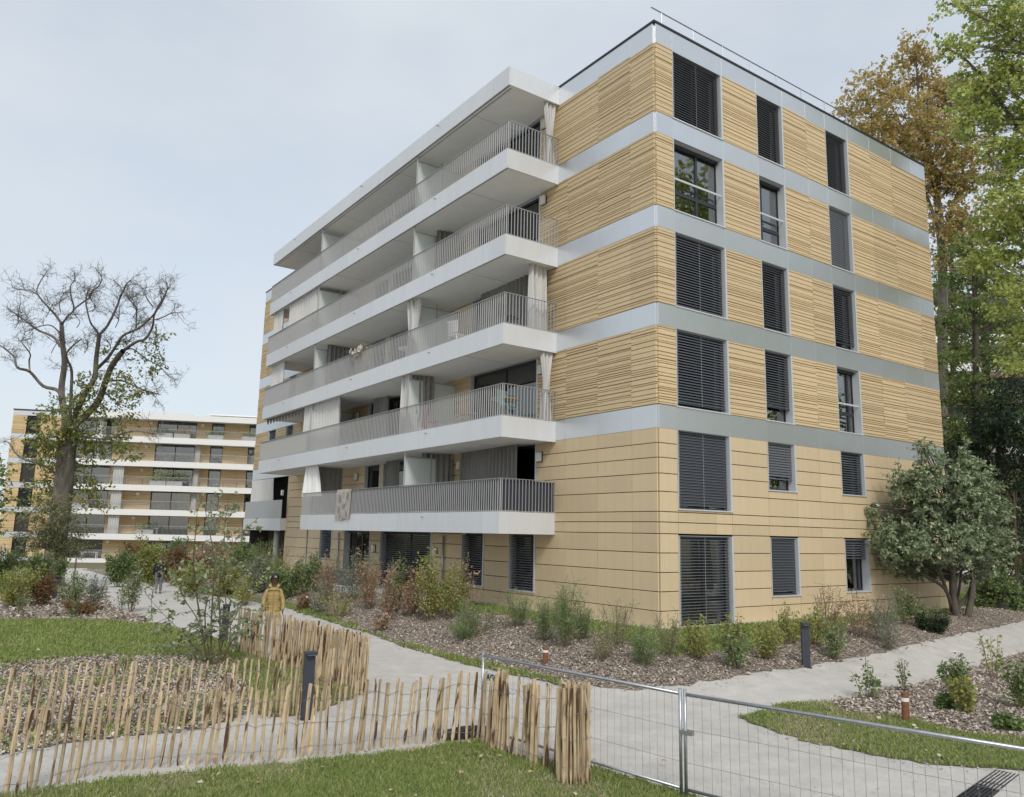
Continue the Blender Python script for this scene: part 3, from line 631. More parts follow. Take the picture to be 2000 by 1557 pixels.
# ---- things on the facade
def wall_lamp(y, z, label):
    o = thing('wall_lamp', label, 'wall lamp', (-.052, y, z), 0, 'box lamps on the long facade')
    MB().box(-.03, 0, -.13, .13, -.17, .17).build('back_plate', m_dark, o); MB().box(-.12, -.03, -.105, .105, -.145, .145).build('lamp_glass', m_lamp, o)
for y, z, l in [(5.22, 4.85, 'white box lamp beside the dark window of the lowest balcony, by the tile corner'), (10.15, 4.85, 'white box lamp between two taupe curtains on the lowest balcony'), (19.3, 4.85, 'white box lamp on ochre wall behind the rug on the lowest balcony'),
                (5.2, 7.75, 'white box lamp half behind the tied curtain, second balcony from bottom'), (19.5, 7.75, 'white box lamp deep in the second balcony beside a wide pale curtain'), (5.2, 10.75, 'white box lamp next to the bunched curtains, middle balcony'),
                (5.2, 13.68, 'white box lamp beside dark door on the balcony without near curtain'), (5.2, 16.5, 'white box lamp under the roof canopy behind the tied top curtain'),
                (11.75, 1.62, 'white box lamp by the rain pipe on the ground floor'), (17.1, 1.62, 'white box lamp beside the ground floor entrance recess'), (29.1, 4.4, 'white box lamp on the far loggia wall above shrubs')]:
    wall_lamp(y, z, l)
def curtain(label, p0, p1, zt, zb, mt, folds=.16, amp=.06, tie=None, flare=0., name='balcony_curtain'):
    p0 = np.array(p0, float); p1 = np.array(p1, float); L = np.linalg.norm(p1 - p0); t = (p1 - p0) / L; n_ = np.array([-t[1], t[0]]); folds *= 1.55; amp *= 1.5; nu = max(16, int(L / folds * 10)); nv = 14
    V = []; F = []
    for j in range(nv + 1):
        v = j / nv; z = zt + (zb - zt) * v; sc = 1.
        if tie is not None: sc = .42 + .58 * min(1, abs(v - tie) / .42) ** 1.2
        for i in range(nu + 1):
            u = i / nu; uu = .5 + (u - .5) * sc + flare * v * (u - .5)
            a = amp * (1 + .5 * math.sin(u * 7)) * math.sin(u * L / folds * 6.283 + .6 * math.sin(v * 3 + u * 5)) * (.55 + .6 * v)
            q = p0 + t * L * uu + n_ * a; V.append((q[0], q[1], z))
    for j in range(nv):
        for i in range(nu): a = j * (nu + 1) + i; F.append((a, a + 1, a + nu + 2, a + nu + 1))
    me = bpy.data.meshes.new(name); c = (p0 + p1) / 2
    me.from_pydata([(x - c[0], y - c[1], z - zb) for x, y, z in V], [], F); me.materials.append(mt); me.polygons.foreach_set('use_smooth', [True] * len(F))
    return tagset(link(name, me, None, (c[0], c[1], zb)), label, 'curtain', 'curtains on the balconies')
ce = [BZ + ST * k - BTH + .02 for k in range(5)]; fl = [BZ + ST * k for k in range(4)]; f1 = BZ - ST
curtain('pale curtain tied at its waist beside the wall under the top canopy', (-.62, Y0 + .12), (-.12, Y0 + .12), ce[4], fl[3] + .03, m_curt, .1, .05, .55)
curtain('pale curtain tied at its waist on the second balcony from bottom, next to chairs', (-.62, Y0 + .12), (-.12, Y0 + .12), ce[1], fl[0] + .03, m_curt, .1, .05, .5)
curtain('long grey curtain running along the wall on the middle balcony', (-.35, 5.0), (-.3, 8.7), ce[2], fl[1] + .03, m_curt_d, .17, .05)
curtain('bunched light curtain at the near corner of the middle balcony', (-1.0, Y0 + .3), (-.3, Y0 + .35), ce[2], fl[1] + .03, m_curt, .12, .06)
curtain('wide taupe curtain drawn in front of the window on the lowest balcony', (-.42, 6.0), (-.2, 9.8), ce[0], f1 + .03, m_curt_d, .16, .05, None, .06)
curtain('dark taupe curtain right beside the frosted divider on the lowest balcony', (-1.25, 10.95), (-.25, 10.5), ce[0], f1 + .03, m_curt_d, .13, .05)
curtain('narrow taupe curtain left of the frosted divider on the lowest balcony', (-.5, 14.2), (-.5, 15.4), ce[0], f1 + .03, m_curt_d, .15, .05)
curtain('white curtain flaring outward at the left end of the lowest balcony', (-1.95, 20.9), (-1.9, 19.6), ce[0], f1 + .85, m_white, .2, .06, None, .5)
curtain('brown taupe screen curtain behind the rug end of the lowest balcony', (-1.6, 20.45), (-.3, 20.45), ce[0], f1 + .03, m_curt_d, .15, .02)
curtain('pale curtain gathered at the divider, second balcony from bottom', (-1.98, 11.5), (-1.9, 10.9), ce[1], fl[0] + .03, m_curt, .12, .05)
curtain('brown side of the gathered curtain at the divider, second balcony from bottom', (-1.85, 10.85), (-1.1, 10.6), ce[1], fl[0] + .3, m_curt_d, .11, .04, .95)
curtain('light curtain gathered in front of the divider on the middle balcony', (-2.0, 11.25), (-1.9, 10.4), ce[2], fl[1] + .03, m_curt, .13, .05, .6)
curtain('wide pale curtain drawn half across the second balcony from bottom', (-1.95, 21.6), (-1.9, 17.3), ce[1], fl[0] + .03, m_curt, .2, .06)
curtain('brownish curtain against the back wall, second balcony from bottom', (-.5, 17.0), (-.4, 15.7), ce[1], fl[0] + .03, m_curt_d, .14, .05)
curtain('wide pale curtain left of the divider, second balcony from top', (-2.0, 24.6), (-2.0, 20.7), ce[3], fl[2] + .03, m_curt, .22, .05)
curtain('narrow pale curtain at the far end, second balcony from top', (-2.0, 26.9), (-2.0, 25.5), ce[3], fl[2] + .03, m_curt, .2, .05)
curtain('pale curtain closing the far end of the middle balcony', (-1.9, 27.0), (-1.95, 25.0), ce[2], fl[1] + .03, m_curt, .2, .05)
curtain('dark taupe curtain beside the far divider on the middle balcony', (-1.6, 20.0), (-.3, 20.0), ce[2], fl[1] + .03, m_curt_d, .14, .05)
curtain('dark curtain behind the near divider, second balcony from top', (-1.2, 10.55), (-.3, 10.3), ce[3], fl[2] + .03, m_curt_d, .12, .05)
curtain('off white curtain across the far ground loggia above the solid balustrade', (-.2, 34.5), (-.15, 30.6), 5.28, 3.0, m_curt, .25, .05)
# scalloped awning edge
sc = MB()
for i in range(14):
    y = 27.0 - i * .46
    P = [(-.23 + .46 * j / 6, -.26 * math.sin(math.pi * j / 6) ** .7) for j in range(7)]
    for (a, za), (b, zb) in zip(P[:-1], P[1:]):
        sc.face([(-1.9, y + a, 0), (-1.9, y + b, 0), (-1.9, y + b, zb - .05), (-1.9, y + a, za - .05)])
sc.v = [(x, y - 24, z) for x, y, z in sc.v]
tagset(sc.build('awning_valance', mat('grey awning', (.16, .155, .15), .9), None, (0, 24, ce[1] + .0)), 'grey scalloped awning edge hanging under the far end of the middle balcony', 'awning')
# rug over the lowest railing
rug = MB(); nu, nv = 8, 12
m_rug = mat('patterned rug', (.50, .46, .40), .95, col2=(.30, .28, .26), nscale=4, bump=.2)
prof = [(-BD + .09, -.55), (-BD + .085, -.1), (-BD + .05, .025), (-BD - .01, .025), (-BD - .035, -.1), (-BD - .04, -.5), (-BD - .045, -.9), (-BD - .05, -1.22)]
for j in range(len(prof) - 1):
    for i in range(nu):
        q = []
        for (d, z), uu in ((prof[j], i), (prof[j], i + 1), (prof[j + 1], i + 1), (prof[j + 1], i)):
            y = 15.05 + 1.45 * uu / nu + max(0, -z) * .06; q.append((d - .012 * math.sin(uu * 1.9) * (-min(z, 0)), y - 15.8, z + .03 * math.sin(uu) * (z < -1)))
        rug.face(q)
o_rug = tagset(rug.build('rug', m_rug, None, (0, 15.8, f1 + 1.0), 0, True), 'beige rug with grey leaf pattern hung over the lowest balcony railing', 'rug')
lm = MB()
for (y, z, r, a) in [(-.45, -.25, .17, .4), (.35, -.35, .19, -.3), (-.1, -.65, .16, 1.2), (.4, -.8, .15, .2), (-.4, -1.0, .2, -.5), (.2, -1.08, .12, .8)]:
    P = [(-BD - .072, y + r * .62 * math.sin(t) * abs(math.sin(t / 2)) * math.cos(a) - r * math.cos(t) * math.sin(a), z + r * math.cos(t) * math.cos(a) + r * .62 * math.sin(t) * abs(math.sin(t / 2)) * math.sin(a)) for t in np.linspace(0, 6.283, 13)[:-1]]
    lm.face([(x + .012, yy, zz_) for x, yy, zz_ in P])
lm.build('leaf_motif', mat('rug leaf grey', (.27, .255, .24), .95), o_rug)
# furniture glimpsed behind the balusters
def chair(loc, rz, mt, label):
    o = thing('balcony_chair', label, 'chair', loc, rz, 'chairs on the balconies')
    MB().box(-.24, .24, -.23, .23, .42, .46).build('seat', mt, o)
    b = MB()
    for i in range(5): b.box(-.24 + .1 * i, -.18 + .1 * i, .22, .245, .5, .88)
    b.box(-.24, .24, .215, .25, .88, .93); b.build('backrest', mt, o)
    for x, y in ((-.21, -.2), (.21, -.2), (-.21, .22), (.21, .22)): MB().bar((x, y, 0), (x * .95, y * .95, .42), .03, .03).build('leg', mt, o)
    return o
def table(loc, r, mt, label):
    o = thing('balcony_table', label, 'table', loc)
    MB().lathe([(r, .70), (r, .73)], 20).build('tabletop', mt, o); MB().lathe([(.04, .02), (.03, .70)], 8).build('pedestal', mt, o); MB().lathe([(r * .6, 0), (r * .6, .02)], 14).build('foot', mt, o)
m_turq = mat('turquoise plastic', (.13, .27, .27), .5); m_wood = mat('teak', (.36, .24, .13), .7, noise=.15, nscale=12); m_red = mat('red plastic', (.42, .08, .08), .5)
table((-1.3, 5.5, BZ), .45, m_wood, 'round wooden table behind the corner balusters, second balcony from bottom')
chair((-1.55, 5.0, BZ), .3, m_turq, 'turquoise chair by the corner of the second balcony from bottom')
chair((-.85, 6.0, BZ), 2.6, m_dark, 'black chair beside the wooden table, second balcony from bottom')
chair((-1.5, 7.4, BZ), 1.5, m_wood, 'slatted wooden chair behind the balusters, second balcony from bottom')
chair((-1.5, 9.9, BZ), 1.2, m_red, 'red chair near the divider, second balcony from bottom')
chair((-1.45, 5.2, BZ + ST), .4, m_dark, 'dark chair in the near corner of the middle balcony')
chair((-1.5, 8.3, BZ + ST), 1.8, m_white, 'white chair in the middle of the middle balcony')
table((-1.3, 12.4, BZ + ST), .4, m_white, 'white round table left of the divider on the middle balcony')

# ================================================================ FOLIAGE TOOLS
def unit(v): return v / (np.linalg.norm(v, axis=-1, keepdims=True) + 1e-9)
def leaf_geo(P, D, L, ratio, g, up=.6):
    """folded leaf: four corners, two triangles; P base points, D pointing directions"""
    k = len(P); D = unit(D); Nn = unit(g.normal(0, .7, (k, 3)) + np.array([0, 0, up])); B_ = unit(np.cross(Nn, D)); Nn = np.cross(D, B_)
    L = np.asarray(L).reshape(-1, 1) * np.ones((k, 1)); w = L * ratio / 2
    m = P + D * L * .48; f = Nn * w * .35
    V = np.stack([P, m + B_ * w + f, P + D * L, m - B_ * w + f], 1).reshape(-1, 3); b = np.arange(k)[:, None] * 4
    return V, np.concatenate([b + np.array([[0, 1, 2]]), b + np.array([[0, 2, 3]])])
def leaves_obj(name, geos, mat_, parent, origin):
    V = np.concatenate([g[0] for g in geos]) - np.asarray(origin); F = []; o = 0
    for v, f in geos: F.append(f + o); o += len(v)
    return link(name, np_mesh(name, V, np.concatenate(F), mat_), parent)
class Tubes:
    def __init__(s): s.V = []; s.F = []; s.n = 0
    def add(s, pts, r0, r1, k=4):
        pts = np.asarray(pts, float); n = len(pts); t = unit(np.gradient(pts, axis=0)); ref = np.array([.31, .77, .2]); a = unit(np.cross(t, ref)); b = np.cross(t, a)
        r = np.linspace(r0, r1, n) if np.isscalar(r0) and np.isscalar(r1) else np.asarray(r0, float)
        an = np.arange(k) * 2 * np.pi / k; V = pts[:, None] + r[:, None, None] * (a[:, None] * np.cos(an)[None, :, None] + b[:, None] * np.sin(an)[None, :, None])
        s.V.append(V.reshape(-1, 3)); i = np.arange(n - 1)[:, None] * k + np.arange(k)[None]; j = np.arange(n - 1)[:, None] * k + (np.arange(k)[None] + 1) % k
        s.F.append(np.stack([i, j, j + k, i + k], -1).reshape(-1, 4) + s.n); s.n += n * k
    def build(s, name, mat_, parent, origin=(0, 0, 0)):
        me = np_mesh(name, np.concatenate(s.V) - np.asarray(origin), np.concatenate(s.F), mat_); me.polygons.foreach_set('use_smooth', [True] * len(me.polygons)); return link(name, me, parent)
def curve(a, b, n, g, wob=.12, sag=0.):
    t = np.linspace(0, 1, n)[:, None]; L = np.linalg.norm(b - a); p = a + (b - a) * t
    w = np.cumsum(g.normal(0, wob * L / n, (n, 3)), 0); w -= w[-1] * t; p = p + w * np.sin(np.pi * t) ** .5
    p[:, 2] += sag * L * (np.sin(np.pi * t[:, 0])); return p
def clump(c, r, ntw, nlf, L, ratio, g, tubes=None, tw=.55, flat=.45, shell=.45, root=None, lr=.25):
    """twigs spread through an ellipsoid, each carrying leaves; uneven so that gaps remain"""
    c = np.asarray(c, float); r = np.asarray(r, float)
    d = unit(g.normal(0, 1, (ntw, 3))); rad = shell + (1 - shell) * g.random((ntw, 1)) ** .6; P = c + d * rad * r * (.8 + .35 * g.random((ntw, 1)))
    dirs = unit(d * np.array([1, 1, flat]) + g.normal(0, .45, (ntw, 3)) * np.array([1, 1, flat]))
    t = g.random((ntw, nlf, 1)); base = P[:, None] + dirs[:, None] * (t - .35) * tw + g.normal(0, .10, (ntw, nlf, 3)) * tw * np.array([1, 1, .7])
    ld = dirs[:, None] * .6 + g.normal(0, .6, (ntw, nlf, 3)) + np.array([0, 0, -.35])
    n = ntw * nlf
    if tubes is not None:
        o = c if root is None else np.asarray(root, float)
        for i in range(ntw):
            if g.random() < .4: tubes.add(curve(o + (P[i] - o) * .35, P[i] + dirs[i] * tw * .5, 4, g, .15), lr * .05, .008, 3)
    return leaf_geo(base.reshape(n, 3), ld.reshape(n, 3), L * (.6 + .7 * g.random(n)), ratio, g)

LM = {
 'maple': island_mat('maple leaves', [(0.178, 0.248, 0.070), (0.286, 0.354, 0.110), (0.392, 0.461, 0.156), (0.519, 0.560, 0.204), (0.624, 0.609, 0.234), (0.142, 0.198, 0.055)], .55, .38),
 'orange': island_mat('orange autumn leaves', [(0.245, 0.264, 0.087), (0.441, 0.340, 0.139), (0.539, 0.366, 0.162), (0.564, 0.454, 0.196), (0.331, 0.340, 0.116), (0.588, 0.416, 0.208), (0.270, 0.302, 0.104)], .6, .35),
 'mixed': island_mat('turning leaves', [(0.095, 0.146, 0.045), (0.142, 0.194, 0.065), (0.190, 0.238, 0.080), (0.323, 0.292, 0.100), (0.399, 0.335, 0.120), (0.114, 0.162, 0.050), (0.162, 0.205, 0.070)], .6, .3),
 'beech': island_mat('beech leaves', [(0.078, 0.122, 0.040), (0.130, 0.194, 0.059), (0.194, 0.259, 0.078), (0.286, 0.324, 0.110)], .55, .35),
 'dark': island_mat('dark needles', [(.02, .038, .02), (.032, .058, .03), (.055, .08, .042)], .6, .05),
 'oak': island_mat('grey green leaves', [(0.247, 0.308, 0.181), (0.371, 0.434, 0.274), (0.114, 0.159, 0.081), (0.184, 0.241, 0.128), (0.255, 0.324, 0.181), (0.384, 0.453, 0.268), (0.143, 0.189, 0.100)], .42, .12, .5),
 'yew': island_mat('olive foliage', [(0.090, 0.108, 0.054), (0.144, 0.162, 0.078), (0.216, 0.222, 0.108), (0.252, 0.228, 0.108)], .6, .15),
 'feather': island_mat('feathery foliage', [(0.135, 0.216, 0.088), (0.203, 0.284, 0.121), (0.297, 0.378, 0.176)], .6, .25),
 'wispy': island_mat('pale wispy foliage', [(0.188, 0.231, 0.112), (0.275, 0.306, 0.150), (0.362, 0.350, 0.188), (0.225, 0.206, 0.125)], .6, .25),
 'yg': island_mat('yellow green leaves', [(0.163, 0.221, 0.065), (0.250, 0.298, 0.086), (0.365, 0.374, 0.119), (0.442, 0.403, 0.140), (0.144, 0.182, 0.065)], .55, .3),
 'red': island_mat('red and green leaves', [(0.437, 0.172, 0.127), (0.506, 0.253, 0.184), (0.230, 0.241, 0.103), (0.322, 0.299, 0.127), (0.552, 0.310, 0.230), (0.184, 0.196, 0.081)], .55, .3),
 'pink': island_mat('pinkish dry leaves', [(0.396, 0.242, 0.176), (0.462, 0.319, 0.242), (0.330, 0.264, 0.165), (0.253, 0.231, 0.121)], .6, .3),
 'green': island_mat('mid green leaves', [(0.084, 0.135, 0.051), (0.128, 0.193, 0.070), (0.205, 0.270, 0.103), (0.282, 0.333, 0.142)], .5, .2),
 'silver': island_mat('silvery leaves', [(0.137, 0.171, 0.122), (0.196, 0.230, 0.171), (0.274, 0.303, 0.244), (0.117, 0.142, 0.083)], .55, .15),
 'brown': island_mat('rusty brown leaves', [(.20, .10, .05), (.28, .15, .08), (.15, .10, .05), (.18, .16, .06)], .65, .2),
 'sapling': island_mat('sapling leaves', [(0.114, 0.163, 0.081), (0.179, 0.236, 0.114), (0.276, 0.325, 0.179), (0.423, 0.455, 0.309)], .5, .2),
}

# ================================================================ OLD HORSE CHESTNUT (left)
def px_line(pts, D, g, dz=0.):
    k = len(pts); off = np.cumsum(g.normal(0, .45, k)) + np.linspace(0, dz, k)
    return np.array([at_depth(u, v, D + o) for (u, v), o in zip(pts, off)])
def smooth_line(P, m=4):
    P = np.asarray(P); n = len(P); t = np.linspace(0, n - 1, (n - 1) * m + 1); i = np.clip(t.astype(int), 0, n - 2); f = (t - i)[:, None]
    a = P[np.clip(i - 1, 0, n - 1)]; b = P[i]; c = P[i + 1]; d = P[np.clip(i + 2, 0, n - 1)]
    return .5 * (2 * b + (c - a) * f + (2 * a - 5 * b + 4 * c - d) * f ** 2 + (3 * b - a - 3 * c + d) * f ** 3)
TD = 52.; g = np.random.default_rng(11)
tb0 = at_depth(108, 1098, TD); tb0[2] = float(H(tb0[0], tb0[1]))
tree = thing('chestnut_tree', 'tall old tree with half bare crown and brown green leaf clumps, left side', 'tree', tb0)
T = Tubes(); tw = []
def limb(pts, w0, w1, dz=0., twigs=0, fine=True):
    P = smooth_line(px_line(pts, TD, g, dz)); r = np.linspace(w0 * .54, max(w1 * .62, 1.5), len(P)) / 2 * TD / 1557.2
    T.add(P, r, None, 8 if w0 > 14 else 6); 
    for _ in range(twigs):
        i = int(len(P) * (.3 + .7 * g.random() ** .7)); i = min(i, len(P) - 1); d = P[min(i + 1, len(P) - 1)] - P[max(i - 2, 0)]; d = d / (np.linalg.norm(d) + 1e-9)
        L = .4 + .9 * g.random(); e = P[i] + unit(d * .8 + g.normal(0, .65, 3) + np.array([0, 0, .25])) * L; Q = curve(P[i], e, 6, g, .3); T.add(Q, .022, .009, 3)
        for _ in range(5):
            j = g.integers(1, 6); e2 = Q[j] + unit(unit(e - P[i]) * .7 + g.normal(0, .7, 3)) * (.25 + .5 * g.random()); Q2 = curve(Q[j], e2, 4, g, .3); T.add(Q2, .012, .006, 3)
            for _ in range(3): T.add(curve(Q2[2], Q2[2] + g.normal(0, .26, 3), 3, g, .2), .0075, .005, 3)
        tw.append(e)
    return P
trunk = np.array([tb0 + np.array([0, 0, -.3]), at_depth(112, 1040, TD), at_depth(118, 1000, TD), at_depth(125, 940, TD), at_depth(130, 890, TD), at_depth(135, 850, TD), at_depth(138, 820, TD)])
T.add(smooth_line(trunk), np.linspace(40, 31, 25) / 2 * TD / 1557.2, None, 12)
limb([(136, 850), (124, 800), (120, 760), (126, 710), (122, 670), (121, 648), (120, 630)], 26, 13, 1, 4)
limb([(120, 632), (108, 615), (96, 602), (74, 576), (74, 560), (86, 538)], 9, 3, 1, 9)
limb([(74, 576), (60, 568), (40, 566), (25, 562)], 4, 2, 0, 5)
limb([(121, 634), (132, 618), (144, 604), (138, 575), (138, 558), (147, 547)], 8, 3, -1, 6)
limb([(144, 604), (160, 592), (176, 580), (180, 568), (192, 560), (200, 545)], 7, 2.5, -1.5, 9)
limb([(118, 610), (116, 590), (124, 575), (128, 570)], 4, 2, 1, 6)
limb([(128, 800), (114, 764), (84, 754), (58, 726), (34, 718), (28, 698), (14, 685), (2, 676)], 15, 4, 2, 9)
limb([(58, 726), (57, 705), (59, 692), (48, 676), (40, 666)], 7, 3, 0, 6)
limb([(118, 678), (104, 658), (76, 646), (58, 633), (40, 620), (14, 602)], 10, 3, 2, 10)
limb([(117, 650), (100, 636), (80, 637), (50, 648)], 5, 2, 0, 4)
limb([(136, 850), (138, 784), (140, 726), (132, 704), (130, 690), (146, 672), (160, 662)], 13, 3, -2, 5)
limb([(138, 840), (160, 780), (184, 740), (188, 700), (194, 654)], 24, 12, -1, 4)
limb([(194, 654), (184, 640), (176, 628), (168, 594), (170, 575), (176, 562)], 8, 2.5, -1, 8)
limb([(194, 654), (210, 636), (228, 600), (234, 582), (242, 566), (246, 556), (256, 547)], 10, 3, -1, 9)
limb([(190, 720), (210, 700), (224, 680), (240, 656), (266, 644), (285, 630), (302, 612), (318, 588), (328, 562)], 12, 3, -2, 11)
limb([(266, 644), (266, 625), (266, 600), (255, 588), (248, 574)], 6, 2, 0, 8)
limb([(140, 835), (188, 790), (208, 740), (220, 712), (240, 686)], 26, 16, -2, 3)
limb([(240, 686), (266, 668), (284, 662), (298, 638), (302, 612), (320, 580), (328, 562)], 11, 3, -2, 9)
limb([(302, 625), (318, 620), (334, 612), (349, 611)], 5, 2, 0, 5)
limb([(300, 600), (290, 588), (283, 572), (286, 560)], 5, 2, 0, 7)
limb([(243, 684), (260, 682), (284, 700), (312, 716), (328, 734)], 6, 2, -2, 7)
limb([(212, 744), (240, 744), (262, 754), (288, 764), (310, 770)], 8, 2.5, -2, 9)
limb([(118, 940), (99, 917), (70, 904), (44, 896), (29, 883), (18, 866), (8, 862)], 11, 3, 2, 8)
limb([(150, 850), (180, 855), (210, 858), (240, 846), (270, 842), (300, 848)], 8, 2, -2, 8)
for (u, v) in [(238, 690), (255, 660), (225, 640), (260, 620), (210, 690), (165, 690), (100, 690), (90, 620), (150, 640), (30, 640), (180, 610), (300, 690)]:
    limb([(u, v), (u + 6, v - 12), (u + g.uniform(-6, 16), v - 26)], 3, 1.5, 0, 6)
m_barkc = mat('chestnut bark', (.20, .18, .155), .95, col2=(.085, .075, .065), nscale=3, stretch=(1, 1, .3), bump=.8, bscale=10)
T.build('trunk', m_barkc, tree, tb0)
geos = []
for u, v, ru, rv, n in [(110, 840, 38, 32, 60), (160, 800, 40, 30, 45), (140, 870, 55, 28, 85), (205, 860, 45, 26, 55), (245, 880, 30, 22, 26), (95, 880, 35, 28, 50), (230, 800, 35, 35, 40), (185, 760, 30, 30, 22), (250, 745, 34, 26, 22), (285, 700, 30, 26, 22),
                        (225, 690, 26, 24, 12), (300, 660, 22, 22, 9), (90, 950, 42, 22, 42), (60, 975, 26, 16, 16), (170, 950, 36, 24, 44), (180, 985, 22, 20, 14), (130, 910, 55, 22, 46), (100, 800, 24, 24, 20), (270, 770, 24, 18, 12), (210, 740, 22, 20, 10), (150, 735, 20, 30, 6)]:
    s = TD / 1557.2; c = at_depth(u, v, TD + g.uniform(-2, 2)); geos.append(clump(c, (ru * s * 1.12, ru * s * 1.12, rv * s * 1.15), int(n * .75), 17, .24, .5, g, None, .95, .4, .2))
leaves_obj('crown', geos, LM['mixed'], tree, tb0)

# ================================================================ OTHER TREES
def clump_tree(name, label, base, D, clumps, kind, trunk_px, L, ratio, seed, tw=.7, nlf=14, cat='tree', bark=m_bark, limbs=(), flat=.45, shell=.45, dens=1., group=None):
    g = np.random.default_rng(seed); s = D / 1557.2; base = np.array(base, float)
    o = thing(name, label, cat, base, 0, group); T = Tubes()
    P = smooth_line(np.array([base + [0, 0, -.2]] + [at_depth(u, v, D) for u, v, w in trunk_px])) if trunk_px else None
    if P is not None: T.add(P, np.interp(np.linspace(0, 1, len(P)), np.linspace(0, 1, len(trunk_px) + 1), [trunk_px[0][2] * 1.15] + [w for u, v, w in trunk_px]) / 2 * s, None, 8)
    for pts, w0, w1 in limbs:
        Q = smooth_line(np.array([at_depth(u, v, D + g.uniform(-.6, .6)) for u, v in pts])); T.add(Q, np.linspace(w0, w1, len(Q)) / 2 * s, None, 6)
    geos = []
    for u, v, ru, rv, n in clumps:
        c = at_depth(u, v, D + g.uniform(-.8, .8) * ru * s)
        rt = None
        if P is not None:
            below = P[np.argsort(np.abs(P[:, 2] - (c[2] - rv * s * 1.2)))[:1]]; rt = below[0]; T.add(curve(rt, c, 6, g, .12), .045 + .02 * g.random(), .02, 4)
        geos.append(clump(c, (ru * s, ru * s, rv * s), int(n * dens), nlf, L, ratio, g, T, tw, flat, shell, rt))
    if T.V: T.build('trunk', bark, o, base)
    leaves_obj('crown', geos, LM[kind], o, base)
    return o
def gbase(u, D, v=1110):
    p = at_depth(u, v, D); p[2] = float(H(p[0], p[1])); return p
clump_tree('maple_tree', 'tall maple in orange brown autumn colour rising behind the roof', gbase(1835, 46), 46, [(1700, 170, 45, 35, 46), (1790, 130, 40, 38, 50), (1850, 190, 50, 40, 66), (1760, 220, 60, 45, 85), (1680, 235, 40, 30, 40), (1830, 270, 60, 45, 85), (1740, 300, 55, 45, 70), (1890, 260, 45, 45, 60), (1800, 350, 55, 40, 75), (1870, 340, 50, 45, 64), (1900, 420, 50, 45, 55), (1840, 420, 45, 45, 50), (1860, 500, 40, 40, 40), (1790, 80, 18, 22, 9), (1650, 215, 18, 18, 12), (1780, 110, 22, 18, 18), (1880, 180, 40, 40, 50), (1730, 180, 34, 28, 36), (1820, 210, 46, 36, 50), (1690, 270, 36, 26, 34), (1900, 330, 40, 40, 46), (1880, 450, 40, 40, 46), (1840, 330, 40, 40, 50), (1780, 270, 45, 34, 50)],
           'orange', [(1838, 900, 22), (1842, 600, 18), (1835, 430, 14), (1815, 300, 10), (1795, 200, 5), (1790, 120, 2)], .19, .8, 21, .9, 19, limbs=[([(1838, 480), (1870, 380), (1890, 280)], 8, 3), ([(1835, 450), (1790, 330), (1750, 220)], 8, 3), ([(1815, 320), (1750, 280), (1690, 230)], 5, 2)])
clump_tree('maple_tree', 'big green maple overhanging the top right corner', gbase(2085, 31), 31, [(1890, 10, 45, 30, 22), (1860, 85, 34, 22, 18), (1940, 60, 50, 40, 46), (1985, 20, 40, 40, 40), (1990, 120, 45, 45, 52), (1930, 150, 50, 40, 56), (1905, 190, 40, 30, 36), (1970, 210, 60, 45, 75), (1900, 245, 36, 25, 28), (2010, 290, 50, 45, 60), (1960, 300, 45, 35, 36), (1985, 400, 50, 45, 66), (1950, 440, 45, 35, 48), (2000, 490, 45, 45, 60), (1935, 510, 40, 26, 36), (1985, 580, 45, 36, 50), (2010, 660, 36, 36, 36), (1960, 360, 30, 26, 22), (1985, 720, 26, 20, 14)],
           'maple', [(2085, 800, 36), (2080, 400, 30), (2070, 100, 22), (2060, -60, 14)], .155, .8, 22, .75, 25, limbs=[([(2075, 470), (2010, 395), (1960, 340), (1930, 300)], 14, 4), ([(2075, 340), (1990, 250), (1940, 180), (1890, 120), (1850, 95)], 12, 2), ([(2070, 150), (1990, 70), (1930, 40), (1880, 15)], 10, 2), ([(2080, 520), (2010, 440), (1970, 380)], 10, 4)])
clump_tree('beech_tree', 'slender beech with layered dark green sprays behind the right wall', gbase(1905, 40), 40, [(1870, 540, 45, 22, 40), (1930, 560, 50, 22, 46), (1890, 600, 50, 22, 46), (1850, 630, 30, 18, 24), (1950, 620, 45, 20, 38), (1900, 660, 55, 20, 46), (1860, 700, 38, 18, 30), (1940, 700, 50, 20, 40), (1890, 740, 50, 20, 40), (1855, 780, 34, 18, 28), (1930, 780, 50, 20, 42), (1890, 820, 50, 22, 40), (1960, 830, 50, 24, 40), (1880, 480, 40, 22, 36), (1930, 500, 40, 22, 36), (1860, 860, 36, 20, 30)],
           'beech', [(1905, 900, 15), (1906, 700, 12), (1903, 550, 8), (1898, 470, 4)], .17, .65, 23, .9, 15, bark=m_barkd, flat=.2, shell=.1)
clump_tree('beech_tree', 'thin beech trunk with sparse green sprays close to the right wall edge', gbase(1858, 48), 48, [(1850, 580, 36, 26, 30), (1870, 640, 36, 26, 28), (1845, 690, 30, 22, 24), (1865, 760, 34, 26, 26), (1850, 830, 34, 26, 30), (1870, 450, 34, 30, 26)],
           'mixed', [(1860, 900, 12), (1862, 640, 9), (1858, 480, 5)], .19, .65, 24, .9, 15, bark=m_barkd, flat=.25, shell=.1)
